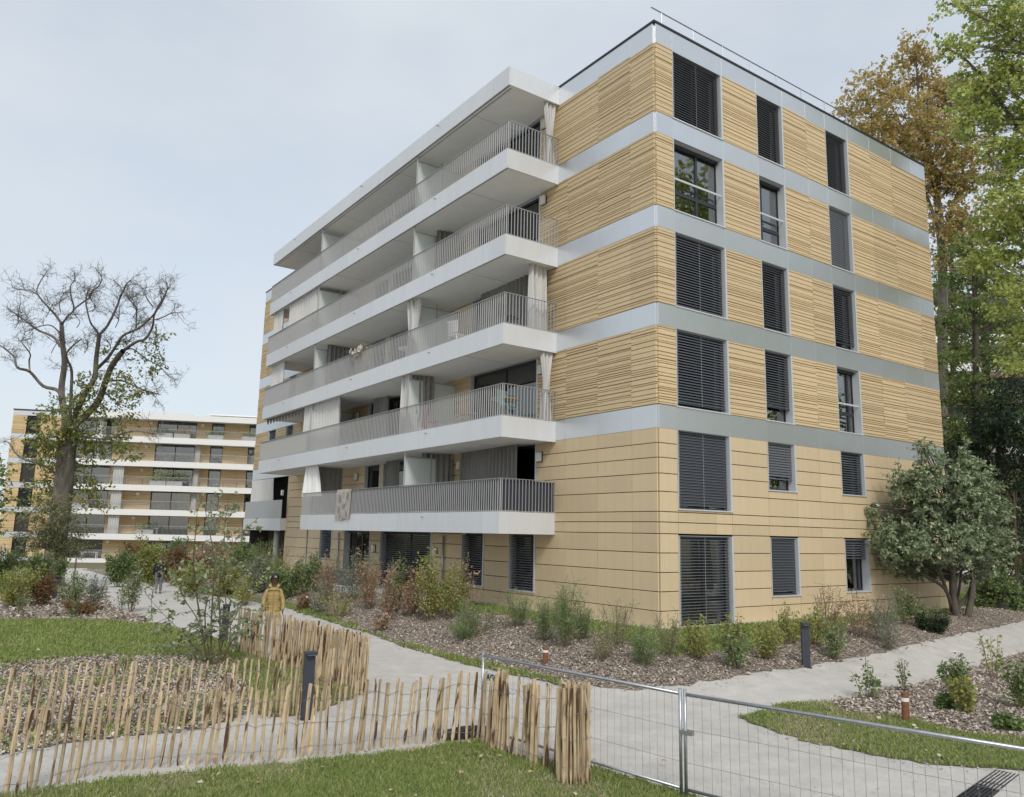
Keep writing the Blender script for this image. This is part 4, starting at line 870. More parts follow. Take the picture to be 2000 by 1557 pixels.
clump_tree('yew_tree', 'very dark evergreen mass behind the grey green bushy tree', gbase(1950, 38), 38, [(1950, 800, 60, 50, 110), (1990, 860, 50, 60, 120), (1910, 880, 55, 50, 120), (1960, 950, 70, 60, 150), (1900, 960, 40, 50, 90), (2000, 760, 30, 40, 50), (2000, 1010, 50, 60, 150), (1880, 920, 26, 36, 50), (1985, 1080, 50, 50, 130), (1940, 1030, 50, 50, 110), (2010, 930, 40, 60, 110), (1990, 1150, 40, 30, 70)],
           'dark', [(1952, 1000, 16), (1955, 850, 12), (1960, 740, 4)], .24, .3, 25, .8, 16, bark=m_barkd, shell=.2)
clump_tree('bushy_tree', 'grey green multi stemmed bushy tree at the right end of the block', [12.1, -1.75, float(H(12.1, -1.75))], 26.8, [(1850, 960, 85, 55, 230), (1790, 1000, 60, 50, 150), (1910, 1000, 60, 55, 150), (1750, 1050, 45, 40, 95), (1840, 1060, 80, 45, 190), (1920, 1070, 45, 45, 110), (1800, 1105, 60, 28, 90), (1870, 1110, 60, 25, 90), (1770, 940, 30, 35, 45), (1900, 915, 35, 36, 52), (1820, 895, 25, 26, 26), (1890, 880, 10, 22, 8), (1800, 870, 16, 12, 7), (1715, 1010, 20, 12, 10), (1700, 990, 10, 8, 4), (1740, 1095, 26, 20, 26), (1940, 1030, 30, 30, 45)],
           'oak', [(1860, 1150, 12), (1862, 1090, 9), (1858, 1000, 5)], .135, .5, 26, .34, 20, bark=m_barkd, shell=.3, limbs=[([(1860, 1195), (1845, 1150), (1800, 1120), (1740, 1080), (1695, 1000)], 8, 2), ([(1865, 1195), (1895, 1150), (1900, 1080)], 8, 3), ([(1862, 1190), (1830, 1100), (1800, 1000), (1800, 880)], 8, 2), ([(1868, 1190), (1885, 1050), (1890, 880)], 6, 1.5), ([(1890, 1205), (1900, 1150), (1898, 1100)], 13, 8)])
clump_tree('dense_tree', 'dense dark green tree closing the gap beyond the right wall end', gbase(1925, 56), 56, [(u, v, 34, 26, 34) for u, v in [(1850, 560), (1890, 530), (1940, 540), (1985, 560), (1860, 620), (1910, 610), (1960, 630), (2000, 650), (1850, 690), (1890, 680), (1940, 700), (1985, 710), (1860, 760), (1910, 770), (1960, 780), (2000, 790), (1850, 830), (1890, 850), (1940, 850), (1985, 860), (1870, 900), (1930, 910), (1990, 930)]],
           'beech', [(1925, 900, 16), (1925, 640, 12), (1925, 520, 5)], .24, .65, 35, 1.0, 16, bark=m_barkd, flat=.3, shell=.1)
clump_tree('bare_shrub_tree', 'twiggy brown grey small tree at the right edge beside the bushy tree', gbase(1985, 33), 33, [(1985, 960, 30, 40, 30), (1970, 1030, 34, 40, 34), (1995, 1080, 30, 40, 30), (1975, 1120, 26, 30, 26)], 'yew', [(1986, 1150, 6), (1984, 1050, 5), (1980, 960, 2)], .10, .4, 27, .6, 12, bark=m_stem)
clump_tree('leafy_bush', 'mid green leafy bush under the trees at the right edge', gbase(1945, 30, 1150), 30, [(1930, 1130, 26, 26, 60), (1955, 1150, 30, 30, 80), (1985, 1165, 30, 26, 60), (1915, 1165, 20, 22, 40)], 'green', None, .12, .6, 28, .3, 15, 'bush')
clump_tree('yew_tree', 'feathery olive green small tree in front of the far block, left of the path', gbase(112, 47, 1098), 47, [(100, 1010, 40, 26, 90), (125, 1040, 40, 26, 100), (80, 1050, 36, 20, 70), (140, 1070, 34, 18, 70), (105, 985, 22, 16, 32), (70, 1065, 20, 10, 20)], 'yew', [(112, 1070, 6), (110, 1010, 3)], .22, .25, 29, .9, 16, flat=.2)
clump_tree('leafy_tree', 'dark leaves of a tree cut by the left edge of the photo', gbase(-22, 40), 40, [(-8, 960, 22, 30, 26), (-14, 920, 22, 30, 24), (-12, 1010, 20, 26, 22)], 'green', [(-22, 1050, 10), (-22, 900, 5)], .22, .6, 30, .8, 12)

for i, (x, y, h_, lab) in enumerate([(23, -18, 27, 'tall maple beyond the right edge, seen mirrored in the upper corner windows'), (33, -13, 24, 'second tall maple beyond the right edge, mirrored in the silver bands'), (31, -26, 29, 'far tall maple beyond the right edge, mirrored in the window glass')]):
    g = np.random.default_rng(60 + i); b = np.array([x, y, float(H(x, y))]); o = thing('maple_tree', lab, 'tree', b, 0, 'tall trees beyond the right edge'); T = Tubes(); geos = []
    T.add(curve(b, b + [0, 0, h_ * .9], 9, g, .03), .42, .08, 8)
    for k in range(26):
        zc = h_ * (.22 + .75 * k / 25); rr = 6.2 * math.sin(math.pi * min(1, .18 + .8 * (k / 25))) * (.35 + .65 * g.random()); a = g.random() * 6.283; c = b + np.array([math.cos(a) * rr, math.sin(a) * rr, zc]); T.add(curve(b + [0, 0, zc * .85], c, 5, g, .1), .09, .03, 4); geos.append(clump(c, (2.1, 2.1, 1.5), 60, 13, .26, .8, g, None, .9))
    T.build('trunk', m_bark, o, b); leaves_obj('crown', geos, LM['maple' if i != 1 else 'mixed'], o, b)

# ================================================================ SHRUBS
def shrub(u, vb, vt, kind, label, wpx=None, dens=1., style='leafy', flowers=None, name='shrub', cat='shrub', group=None, seed=None, stems=None, depth=None):
    g = np.random.default_rng(seed or int(u * 7 + vb)); 
    if depth: P = at_depth(u, vb, depth); P[2] = float(H(P[0], P[1]))
    else: P = ground_at(u, vb)
    h = max(.25, height_to(u, vt, P)); D = float((P - CAM) @ CF); s = D / 1557.2; w = (wpx or 44) * s / 2
    o = thing(name, label, cat, P, 0, group or 'shrubs in the planting beds'); T = Tubes(); geos = []
    pr = {'leafy': (13, .08, .55, 42, .13, 1.25), 'feather': (16, .12, .10, 95, .17, 1.35), 'wispy': (14, .10, .14, 60, .17, 1.4), 'dense': (18, .09, .55, 72, .18, 1.05), 'twiggy': (16, .07, .5, 34, .15, 1.25), 'sparse': (7, .085, .6, 26, .10, 1.1)}[style]
    ns, L, ratio, nl, reach, lean = pr; ns = stems or ns; px1 = D / 797.; L = max(L, 2.3 * px1)
    for i in range(ns):
        a = g.random() * 6.283; r = w * math.sqrt(g.random()) * .9; hh = h * (1 - .35 * (r / (w + 1e-6)) ** 2 * g.random() - .42 * g.random()) if i else h * 1.0
        b = np.array([math.cos(a), math.sin(a), 0]) * r * .25; e = np.array([math.cos(a), math.sin(a), 0]) * r * lean; e[2] = hh; b[2] = -.05
        Q = curve(b, e, 7, g, .10); T.add(Q, max(.006, .0045 * h + .3 * px1 * .12), .003 + .1 * px1, 4)
        n = int(nl * dens * (1.1 if h > 1.2 else .85) * max(1., h / 1.1)); t = .24 + .76 * g.random(n) ** .85; ii = np.clip((t * 6).astype(int), 0, 5); f = (t * 6 - ii)[:, None]
        bp = Q[ii] * (1 - f) + Q[ii + 1] * f; rr = (reach * h * .9 + .04) * ((1.1 - .6 * t) * np.minimum(1, (t - .12) * 3))[:, None] * (.6 + .8 * g.random())
        off = unit(g.normal(0, 1, (n, 3)) * np.array([1, 1, .5])) * rr * g.random((n, 1)) ** .5
        ld = off / (rr + 1e-6) + g.normal(0, .45, (n, 3)) + np.array([0, 0, .45 if style in ('feather', 'wispy') else .1])
        geos.append(leaf_geo(bp + off, ld, L * (.5 + .9 * g.random(n)), ratio, g))
        for j in range(4 if style != 'feather' else 8):
            k = g.integers(2, 7); T.add(curve(Q[k], Q[k] + unit(g.normal(0, 1, 3) + np.array([0, 0, .8])) * (reach * h + .05), 3, g, .1), .004, .002 + .05 * px1, 3)
    T.build('stem', m_stem, o); leaves_obj('foliage', geos, LM[kind], o, (0, 0, 0))
    if flowers:
        m, n, fs = flowers; fm = MB()
        for i in range(n):
            a = g.random() * 6.283; r = w * g.random() ** .5; c = np.array([math.cos(a) * r, math.sin(a) * r, h * (.55 + .45 * g.random())])
            for q in range(6):
                b0 = q * 1.047; d0 = np.array([math.cos(b0), math.sin(b0), .35]); d1 = np.array([math.cos(b0 + .9), math.sin(b0 + .9), .35]); fm.face([c, c + d0 * fs, c + (d0 + d1) * fs * .62, c + d1 * fs])
        fm.build('blossom', m, o)
    return o
m_wfl = mat('white petals', (.78, .77, .74), .6); m_pfl = mat('pale pink petals', (.66, .52, .58), .6)
SH = [
 # bank in front of the long facade, from left to right
 (500, 1160, 1085, 'silver', 'silvery green shrub just left of the person in the yellow jacket', 60, 1.5, 'dense'),
 (560, 1170, 1095, 'green', 'dark green dense shrub behind the person in the yellow jacket', 70, 1.6, 'dense'),
 (600, 1160, 1080, 'green', 'dark green shrub below the two small ground floor windows', 60, 1.5, 'dense'),
 (535, 1150, 1060, 'yg', 'olive bamboo like shrub below the far loggia', 70, 1.4, 'wispy'),
 (590, 1192, 1150, 'brown', 'low orange brown shrub beside a rust coloured post', 40, .9, 'leafy'),
 (640, 1175, 1075, 'pink', 'pinkish brown shrub in front of a small ground floor window', 60, 1.1, 'twiggy'),
 (622, 1200, 1135, 'silver', 'small silvery shrub on the chips right of the yellow jacket', 50, 1.0, 'leafy'),
 (660, 1206, 1150, 'yg', 'low yellow green shrub spilling over the chip bed', 70, 1.1, 'leafy'),
 (688, 1175, 1062, 'silver', 'tall grey twiggy shrub in front of the entrance recess', 70, 1.1, 'twiggy'),
 (718, 1190, 1085, 'red', 'red leaved shrub left of the large ground floor window', 50, 1.2, 'leafy'),
 (752, 1215, 1095, 'pink', 'tall dry pink brown shrub standing before the wide window', 44, 1.2, 'leafy'),
 (775, 1195, 1080, 'green', 'green upright shrub against the wide blind on the ground floor', 50, 1.2, 'leafy'),
 (800, 1205, 1105, 'red', 'red and green shrub, widest of the reddish ones', 66, 1.5, 'leafy'),
 (833, 1215, 1068, 'yg', 'tall slim yellow green shrub rising to the wall lamp', 40, 1.3, 'leafy'),
 (848, 1200, 1120, 'red', 'copper coloured shrub between two yellow green ones', 60, 1.1, 'leafy'),
 (878, 1210, 1095, 'yg', 'broad fresh green shrub in front of the rain pipe', 70, 1.6, 'leafy'),
 (912, 1205, 1080, 'red', 'arching reddish shrub reaching in front of a narrow window', 56, .8, 'sparse'),
 (742, 1235, 1195, 'pink', 'tiny purple brown plant beside a rust coloured post on the bank', 34, .8, 'leafy'),
 (930, 1240, 1165, 'feather', 'feathery green plant below the first narrow window', 80, 1.0, 'feather'),
 (905, 1250, 1205, 'feather', 'low dark feathery clump at the edge of the bank lawn', 60, 1.0, 'feather'),
 (1010, 1225, 1150, 'feather', 'feathery green plant below the second narrow window', 50, 1.0, 'feather'),
 (1065, 1252, 1165, 'feather', 'feathery plant behind the white banded post', 60, 1.1, 'feather'),
 (1108, 1265, 1135, 'feather', 'tallest feathery plant, with a pointed tip against the tiles', 54, 1.2, 'feather'),
 (1140, 1250, 1185, 'feather', 'small feathery plant right of the tallest one', 44, .9, 'feather'),
 (1205, 1262, 1175, 'wispy', 'pale wispy shrub in front of the tile wall left of the corner', 70, 1.1, 'wispy'),
 (1255, 1300, 1225, 'feather', 'dark feathery clump below the building corner', 60, 1.1, 'feather'),
 (1305, 1285, 1200, 'wispy', 'wispy green shrub just right of the building corner', 50, 1.0, 'wispy'),
 (1180, 1290, 1225, 'wispy', 'thin grass like plant low on the chips left of the corner', 50, .8, 'wispy'),
 (1365, 1290, 1200, 'yg', 'yellow green shrub in front of the ground floor french window', 50, 1.3, 'leafy'),
 (1440, 1310, 1225, 'green', 'dark based green shrub, first of the row right of the french window', 56, 1.5, 'leafy'),
 (1430, 1270, 1200, 'yg', 'bright yellow green shrub by the metal window jamb', 50, 1.3, 'leafy'),
 (1500, 1290, 1208, 'yg', 'bushy yellow green shrub left of the dark bollard', 64, 1.6, 'leafy'),
 (1545, 1260, 1180, 'yg', 'yellow green shrub rising behind the dark bollard', 50, 1.3, 'leafy'),
 (1595, 1262, 1180, 'yg', 'yellow green shrub right behind the dark bollard, under the middle window', 56, 1.3, 'leafy'),
 (1632, 1290, 1205, 'green', 'green rose shrub with one pale pink flower, right of the bollard', 50, 1.4, 'leafy'),
 (1615, 1230, 1140, 'pink', 'thin brown seed stalks against the wall under the middle window', 56, .6, 'twiggy'),
 (1680, 1245, 1150, 'pink', 'reddish grey bushy shrub under the right ground floor window', 80, 1.3, 'twiggy'),
 (1722, 1255, 1160, 'silver', 'grey green fine leaved shrub left of the bushy tree', 70, 1.4, 'wispy'),
 (1765, 1220, 1140, 'green', 'upright dark leaved shrub close to the wall by the bushy tree', 60, 1.0, 'leafy'),
 (1800, 1225, 1165, 'green', 'leafy shrub half hidden by the bushy tree', 56, 1.0, 'leafy'),
 (1822, 1235, 1195, 'dark', 'low dark cushion shrub on the chips by the bushy tree', 60, 1.6, 'dense'),
 (1735, 1270, 1215, 'silver', 'small grey plant on the chips near the secondary path', 36, .8, 'wispy'),
 # lower right bed
 (1690, 1364, 1290, 'green', 'small round green shrub at the tip of the lower right bed', 54, 1.1, 'sparse'),
 (1768, 1352, 1288, 'green', 'thin single stem sapling behind the rust coloured post, lower right bed', 20, .5, 'sparse'),
 (1870, 1358, 1275, 'green', 'tall rose shrub with a white flower in the lower right bed', 54, 1.7, 'leafy'),
 (1884, 1394, 1318, 'yg', 'yellow turning shrub in front of the white rose', 50, 1.8, 'leafy'),
 (1940, 1325, 1240, 'yg', 'loose yellow shrub by the gravel path at the right', 44, 1.0, 'sparse'),
 (1992, 1385, 1280, 'green', 'green shrub with white flower cut by the right edge', 50, 1.5, 'leafy'),
 (1970, 1428, 1395, 'green', 'low green tuft at the right edge of the lower bed', 44, 1.0, 'dense'),
 (1845, 1385, 1362, 'green', 'tiny green plant on chips near the rust coloured post', 26, .7, 'dense'),
 # left beds
 (30, 1185, 1105, 'yg', 'lush yellow green shrub at the left edge', 80, 1.8, 'dense'),
 (78, 1183, 1120, 'brown', 'orange brown shrub left of the slim dark bollard', 56, 1.6, 'dense'),
 (135, 1186, 1118, 'green', 'green shrub right of the slim dark bollard', 64, 1.6, 'leafy'),
 (178, 1192, 1118, 'silver', 'pale speckled shrub beside the path at left', 60, 1.4, 'leafy'),
 (160, 1200, 1172, 'brown', 'low rusty ground shrub on the left bed', 70, 1.0, 'dense'),
 (40, 1204, 1150, 'green', 'thin young plant on chips above the left lawn', 26, .8, 'sparse'),
 (142, 1206, 1175, 'green', 'small sprig on chips above the left lawn', 22, .7, 'sparse'),
 (238, 1192, 1130, 'green', 'leaning leafy stem at the path edge, left of centre', 26, 1.0, 'sparse'),
 (255, 1196, 1096, 'sapling', 'tall loose leafy shrub before the walking person', 34, 1.2, 'leafy'),
]
for i, t in enumerate(SH):
    fl_ = None
    if 'white flower' in t[4]: fl_ = (m_wfl, 1, .07)
    if 'pale pink flower' in t[4]: fl_ = (m_pfl, 1, .07)
    shrub(*t[:7], style=t[7], flowers=fl_, seed=100 + i)
FARS = [(15, 1104, 1068, 'green', 'white flowering bush at the far left', 90, 1.8, 'dense', 42, (m_wfl, 46, .10)), (88, 1108, 1080, 'green', 'low clipped dark hedge bush under the old tree', 80, 2.2, 'dense', 44, None),
        (235, 1112, 1072, 'green', 'round green bush left of the louvred bin', 70, 2.0, 'dense', 46, None), (270, 1100, 1050, 'brown', 'rusty brown bush in front of the far block', 70, 1.7, 'dense', 52, None), (300, 1108, 1056, 'yg', 'olive bush left of the walking person', 60, 1.6, 'dense', 48, None),
        (345, 1112, 1066, 'brown', 'reddish brown bush right of the walking person', 60, 1.6, 'dense', 44, None), (372, 1128, 1098, 'yg', 'low golden bush right of the walking person', 80, 1.8, 'dense', 36, None), (410, 1118, 1058, 'pink', 'dull pink brown bush behind the sapling', 70, 1.6, 'dense', 44, None),
        (440, 1128, 1092, 'yg', 'low golden green bush behind the sapling stems', 80, 1.7, 'dense', 36, None), (470, 1122, 1056, 'green', 'dark green tall bush left of the loggia', 70, 1.7, 'dense', 42, None), (505, 1125, 1050, 'green', 'bamboo green bush in front of the loggia column', 60, 1.6, 'wispy', 38, None),
        (335, 1090, 1052, 'green', 'dark bush close to the far block', 60, 1.6, 'dense', 56, None), (480, 1150, 1112, 'yg', 'small yellow green bush by the far planter', 50, 1.4, 'leafy', 32, None), (548, 1120, 1072, 'green', 'olive bush below the loggia balcony', 60, 1.5, 'wispy', 33, None)]
for i, t in enumerate(FARS): shrub(*t[:7], style=t[7], depth=t[8], flowers=t[9], seed=300 + i, name='bush', cat='bush', group='bushes towards the far block')
# multi-stemmed sapling behind the left fence
g = np.random.default_rng(42); SP = ground_at(432, 1300); SD = float((SP - CAM) @ CF)
sap = thing('young_tree', 'multi stemmed young tree with sparse leaves inside the left paling enclosure', 'tree', SP); T = Tubes(); geos = []
for k, pts in enumerate([[(405, 1310), (398, 1250), (385, 1170), (378, 1100), (382, 1040), (385, 1000)], [(415, 1310), (412, 1240), (415, 1170), (418, 1090), (405, 1020), (400, 985)], [(425, 1310), (430, 1230), (428, 1150), (436, 1080), (440, 1020), (447, 975)], [(420, 1305), (440, 1240), (462, 1200), (485, 1150), (500, 1120)], [(410, 1305), (380, 1260), (345, 1225), (310, 1190), (285, 1160)],
                         [(430, 1300), (455, 1250), (480, 1235), (498, 1215)], [(412, 1300), (400, 1200), (420, 1130), (440, 1090), (470, 1040)], [(405, 1300), (390, 1220), (360, 1170), (345, 1130), (340, 1090)], [(440, 1300), (450, 1230), (440, 1160), (455, 1090), (452, 1040)], [(400, 1290), (370, 1265), (340, 1262), (315, 1240)]]):
    Q = smooth_line(np.array([at_depth(u, v, SD + (k % 5 - 2) * .22 * j) for j, (u, v) in enumerate(pts)])); T.add(Q, .024 if k < 3 else .017, .005, 6)
    n = len(Q)
    for j in range(int(n * 1.5)):
        i0 = g.integers(n // 5, n); e = Q[i0] + unit(g.normal(0, 1, 3) * np.array([1, 1, .6]) + np.array([0, 0, .35])) * (.2 + .35 * g.random()); R2 = curve(Q[i0], e, 4, g, .15); T.add(R2, .009, .004, 3)
        m_ = g.integers(5, 12); t = g.random(m_); bp = R2[0] + (R2[-1] - R2[0]) * (.3 + .7 * t)[:, None]; geos.append(leaf_geo(bp, unit(e - Q[i0]) + g.normal(0, .7, (m_, 3)) + np.array([0, 0, -.3]), .10 * (.6 + .7 * g.random(m_)), .6, g))
T.build('trunk', m_stem, sap, SP); leaves_obj('crown', geos, LM['sapling'], sap, SP)

# flower bunch on the middle balcony railing
g = np.random.default_rng(5)
fo = thing('flower_bunch', 'bunch of pale pink and cream flowers on the middle balcony railing', 'flowers', (-BD + .02, 15.2, BZ + ST + .98))
fm = MB(); fm2 = MB()
for i in range(46):
    c = g.normal(0, 1, 3) * np.array([.10, .38, .11]) + np.array([0, 0, .08]); c[2] = max(c[2], -.16); q_ = fm if i % 2 else fm2
    for q in range(5):
        b0 = q * 1.257; d0 = np.array([-.5, math.cos(b0), math.sin(b0)]); d1 = np.array([-.5, math.cos(b0 + 1), math.sin(b0 + 1)]); q_.face([c, c + d0 * .06, c + (d0 + d1) * .045, c + d1 * .06])
fm.build('blossom', m_pfl, fo); fm2.build('blossom', mat('cream petals', (.72, .68, .50), .6), fo)
k = 90; P = g.normal(0, 1, (k, 3)) * np.array([.10, .4, .10]); leaves_obj('foliage', [leaf_geo(P, g.normal(0, 1, (k, 3)), .10, .4, g)], LM['silver'], fo, (0, 0, 0))

# ================================================================ FAR BLOCK
B2 = thing('apartment_building', 'far six storey block of the same ochre and white design behind the old tree', 'apartment building', (-9.93, 96.56, -1.62), R_(-24))
def part2(name, m, mt): return m.build(name, mt, B2)
F0 = .164; LB = 46.
part2('wall', MB().box(.4, LB, .6, 16, -.5, 17.2).box(.05, 5.6, .25, .6, -.5, 17.2), m_core)
m_clad2 = mat('warm ochre cladding', (.70, .53, .30), .7, var=.05, noise=.04, nscale=3)
clad_from = len(bpy.data.meshes); _keep = dict(_panel); m_clad_main = m_clad; m_clad = m_clad2; _panel.clear()
part2('roof_edge', MB().box(-.06, LB, -.08, 16, 17.50, 17.60), m_black)
part2('roof', MB().box(0, LB, 0, 16, 17.40, 17.495), m_roof)
wins2 = [(1.55, 3.1)]
for k in range(6):
    z0 = F0 + ST * k; zt = z0 + 2.26
    cuts = [0, 1.55, 3.1, 4.5, 5.8]
    for a, b in zip(cuts[:-1], cuts[1:]):
        if a == 1.55: continue
        link('cladding_panel', rib_mesh(b - a - .01, 2.24, k % 4), B2, (a + .005, .06, z0 + .01))
    link('band_panel', flat_mesh('band_panel', 5.78, .63, m_band), B2, (0, .055, z0 - .64 + .002))
    o = link('window', MB().box(1.55, 3.1, .20, .26, z0 + .02, z0 + .09).box(1.55, 3.1, .20, .26, zt - .1, zt).box(1.55, 1.62, .20, .26, z0 + .09, zt - .1).box(3.03, 3.1, .2, .26, z0 + .09, zt - .1).box(2.3, 2.37, .2, .255, z0 + .09, zt - .1).mesh('window', m_dark), B2)
    link('pane', MB().box(1.6, 3.05, .27, .29, z0 + .08, zt - .08).mesh('pane', m_glass), o)
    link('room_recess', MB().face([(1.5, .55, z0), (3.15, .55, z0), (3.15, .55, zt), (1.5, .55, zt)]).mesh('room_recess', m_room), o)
    if k in (0, 2, 4, 5):
        m = MB()
        for i in range(28): m.face([(1.6, .10, zt - .08 - i * .077), (3.05, .10, zt - .08 - i * .077), (3.05, .14, zt - .15 - i * .077), (1.6, .14, zt - .15 - i * .077)])
        link('blind', m.mesh('blind', m_blind), o)
    else:
        cm = MB(); P = [(1.62 + 1.4 * i / 24, .36 + .03 * math.sin(i * 1.4)) for i in range(25)]
        for (xa, ya), (xb, yb) in zip(P[:-1], P[1:]): cm.face([(xa, ya, z0 + .1), (xb, yb, z0 + .1), (xb, yb, zt - .1), (xa, ya, zt - .1)])
        link('room_curtain', cm.mesh('room_curtain', m_wcurt, True), o)
    # balcony zone
    g2 = [(7.15, 11.4), (16.27, 20.9), (22.7, 24.2), (27.2, 31.5), (33.5, 38)]
    cur = 5.8; runs = []
    for a, b in g2: runs.append((cur, a)); cur = b
    runs.append((cur, LB))
    for a, b in runs:
        n = max(1, round((b - a) / 1.6))
        for i in range(n): link('cladding_panel', rib_mesh((b - a) / n - .012, 2.24, (k + i) % 4), B2, (a + (b - a) * i / n + .006, .06, z0 + .01))
    for a, b in g2:
        fm = MB().box(a, b, .16, .24, z0, z0 + .07).box(a, b, .16, .24, zt - .08, zt)
        for x in ([a + .04, (a + b) / 2, b - .04] if b - a > 2 else [a + .04, b - .04]): fm.box(x - .04, x + .04, .155, .235, z0 + .07, zt - .08)
        o = link('window', fm.mesh('window', m_dark), B2); link('pane', MB().box(a + .06, b - .06, .25, .27, z0 + .05, zt - .05).mesh('pane', m_glass_b), o)
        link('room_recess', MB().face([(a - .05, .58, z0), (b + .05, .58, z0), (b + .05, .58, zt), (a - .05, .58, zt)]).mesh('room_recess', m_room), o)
        for (c0, c1) in ([(a + .5, a + 1.3)] if (k + int(a)) % 2 else [(b - 1.6, b - .3)] if (k + int(a)) % 3 == 0 else []):
            cm = MB(); P = [(c0 + (c1 - c0) * i / 16, .40 + .04 * math.sin(i * 1.3)) for i in range(17)]
            for (xa, ya), (xb, yb) in zip(P[:-1], P[1:]): cm.face([(xa, ya, z0 + .1), (xb, yb, z0 + .1), (xb, yb, zt - .1), (xa, ya, zt - .1)])
            link('room_curtain', cm.mesh('room_curtain', m_wcurt, True), o)
    xr = 13.9 if k == 0 else LB
    bo = link('balcony', MB().box(6.1, xr, -2.0, -.002, z0 - .62, z0 - .02).mesh('balcony', m_soffit), B2)
    link('balcony_front', MB().box(6.05, xr + .02, -2.06, -2.0, z0 - .70, z0).box(6.05, 6.1, -1.999, -.01, z0 - .70, z0).mesh('balcony_front', m_white), bo)
    rm = MB()
    for i in range(int((xr - 6.1) / .14)): rm.box(6.1 + i * .14, 6.118 + i * .14, -2.02, -2.0, z0 + .01, z0 + .98)
    rm.box(6.08, xr, -2.03, -1.99, z0 + .98, z0 + 1.01)
    for i in range(13): rm.box(6.09, 6.11, -1.9 + i * .14, -1.88 + i * .14, z0 + .01, z0 + 1.0)
    link('railing', rm.mesh('railing', m_rail), bo)
    for c0, c1, d in ([(12.2, 13.4, -1.6)] if k in (1, 2, 3) else [(9.9, 10.5, -1.5)] if k == 5 else []) + ([(21.2, 21.8, -1.2)] if k in (2, 3, 4) else []):
        cm = MB(); P = [(c0 + (c1 - c0) * i / 20, d + .07 * math.sin(i * 1.5)) for i in range(21)]
        for (xa, ya), (xb, yb) in zip(P[:-1], P[1:]): cm.face([(xa, ya, z0 + .02), (xb, yb, z0 + .02), (xb, yb, zt - .04), (xa, ya, zt - .04)])
        link('balcony_curtain', cm.mesh('balcony_curtain', m_curt, True), B2)
link('band_panel', flat_mesh('band_panel', 6.0, .66, m_band), B2, (0, .055, 16.85))
bo = link('canopy', MB().box(6.1, LB, -2.0, -.002, 16.88, 17.40).mesh('canopy', m_soffit), B2); link('canopy_front', MB().box(6.05, LB, -2.06, -2.0, 16.8, 17.52).box(6.05, 6.1, -1.999, -.01, 16.8, 17.52).mesh('canopy_front', m_white), bo)
part2('roof_panel_row', MB().box(11, 20, 1.2, 3.2, 17.9, 18.05).box(20.6, 36, .6, 3.0, 17.65, 17.85).box(22, 34, 1.5, 3.5, 18.1, 18.25), m_white)
rl = MB()
for x in np.arange(2.6, 6.2, .6): rl.bar((x, 3, 17.5), (x, 3, 18.75 + .1), .05, .05)
rl.bar((2.6, 3, 18.8), (6.2, 3, 18.8), .05, .05); part2('roof_guard_rail', rl, m_gal)
for x, k in [(11.9, 5), (15.6, 5), (21.6, 5), (15.3, 4), (11.8, 3), (15, 3), (11.7, 2), (14.8, 2), (21.7, 2), (14.6, 1), (11.9, 1), (12.0, 0), (14.2, 0)]:
    part2('wall_lamp', MB().box(x - .16, x + .16, -.14, -.002, F0 + ST * k + 1.75, F0 + ST * k + 2.05), m_lamp)
m_clad = m_clad_main; _panel = _keep
# planters, furniture on the far balconies
g = np.random.default_rng(77)
RT = Matrix.Rotation(R_(-24), 3, 'Z'); B2L = Vector((-9.93, 96.56, -1.62))
def b2pos(x, y, z): return B2L + RT @ Vector((x, y, z))
for x, k, kind, lab in [(17.6, 5, 'green', 'grey planter with tall grasses on the far block top balcony, before the big window'), (19.6, 5, 'red', 'grey planter with reddish plants on the far block top balcony'), (23.5, 5, 'green', 'planter before the narrow door on the far block top balcony'), (27.5, 5, 'yg', 'planter nearest the near block on the far top balcony'),
                        (19.2, 3, 'green', 'big palm like planter on the far block, middle balcony'), (17.3, 3, 'yg', 'small planter left of the palm like one, far block'), (9.0, 2, 'red', 'planter with red flowers behind the old tree, far block'), (16.4, 1, 'green', 'planter on the far block balcony just above the bushes')]:
    o = thing('planter_box', lab, 'planter', b2pos(x, -1.6, F0 + ST * k), R_(-24), 'planters on the far balconies'); MB().box(-.9, .9, -.2, .2, 0, .55).build('box', m_rail, o)
    n = 260 if k != 3 else 420; P = g.normal(0, 1, (n, 3)) * np.array([.6 if k != 3 else .9, .15, .22 if k != 3 else .4]) + np.array([0, 0, .75 if k != 3 else 1.0]); leaves_obj('foliage', [leaf_geo(P, g.normal(0, .6, (n, 3)) + np.array([0, 0, .5]), .28, .3, g)], LM[kind], o, (0, 0, 0))
def far_set(x, k, mt, lab):
    o = thing('terrace_table', lab, 'table', b2pos(x, -1.1, F0 + ST * k), R_(-24), 'tables on the far balconies'); MB().box(-.9, .9, -.35, .35, .68, .73).build('tabletop', mt, o)
    for sx in (-.8, .8):
        for sy in (-.3, .3): MB().box(sx - .03, sx + .03, sy - .03, sy + .03, 0, .68).build('leg', mt, o)
far_set(14.6, 3, m_wood, 'brown wooden table on the middle balcony of the far block'); far_set(25.5, 3, m_wood, 'wooden table with white things near the right end of the far block'); far_set(10.4, 0, m_white, 'white table behind the railing at the foot of the far block')
far_set(9.4, 4, m_white, 'white table behind the old tree crown on the far block'); far_set(16.8, 1, m_curt, 'pale low table on the far block above the bushes'); far_set(26.0, 2, m_dark, 'dark table at the right of the far block, two floors up'); far_set(14.2, 4, m_rail, 'grey low table on the far block, second balcony from top')
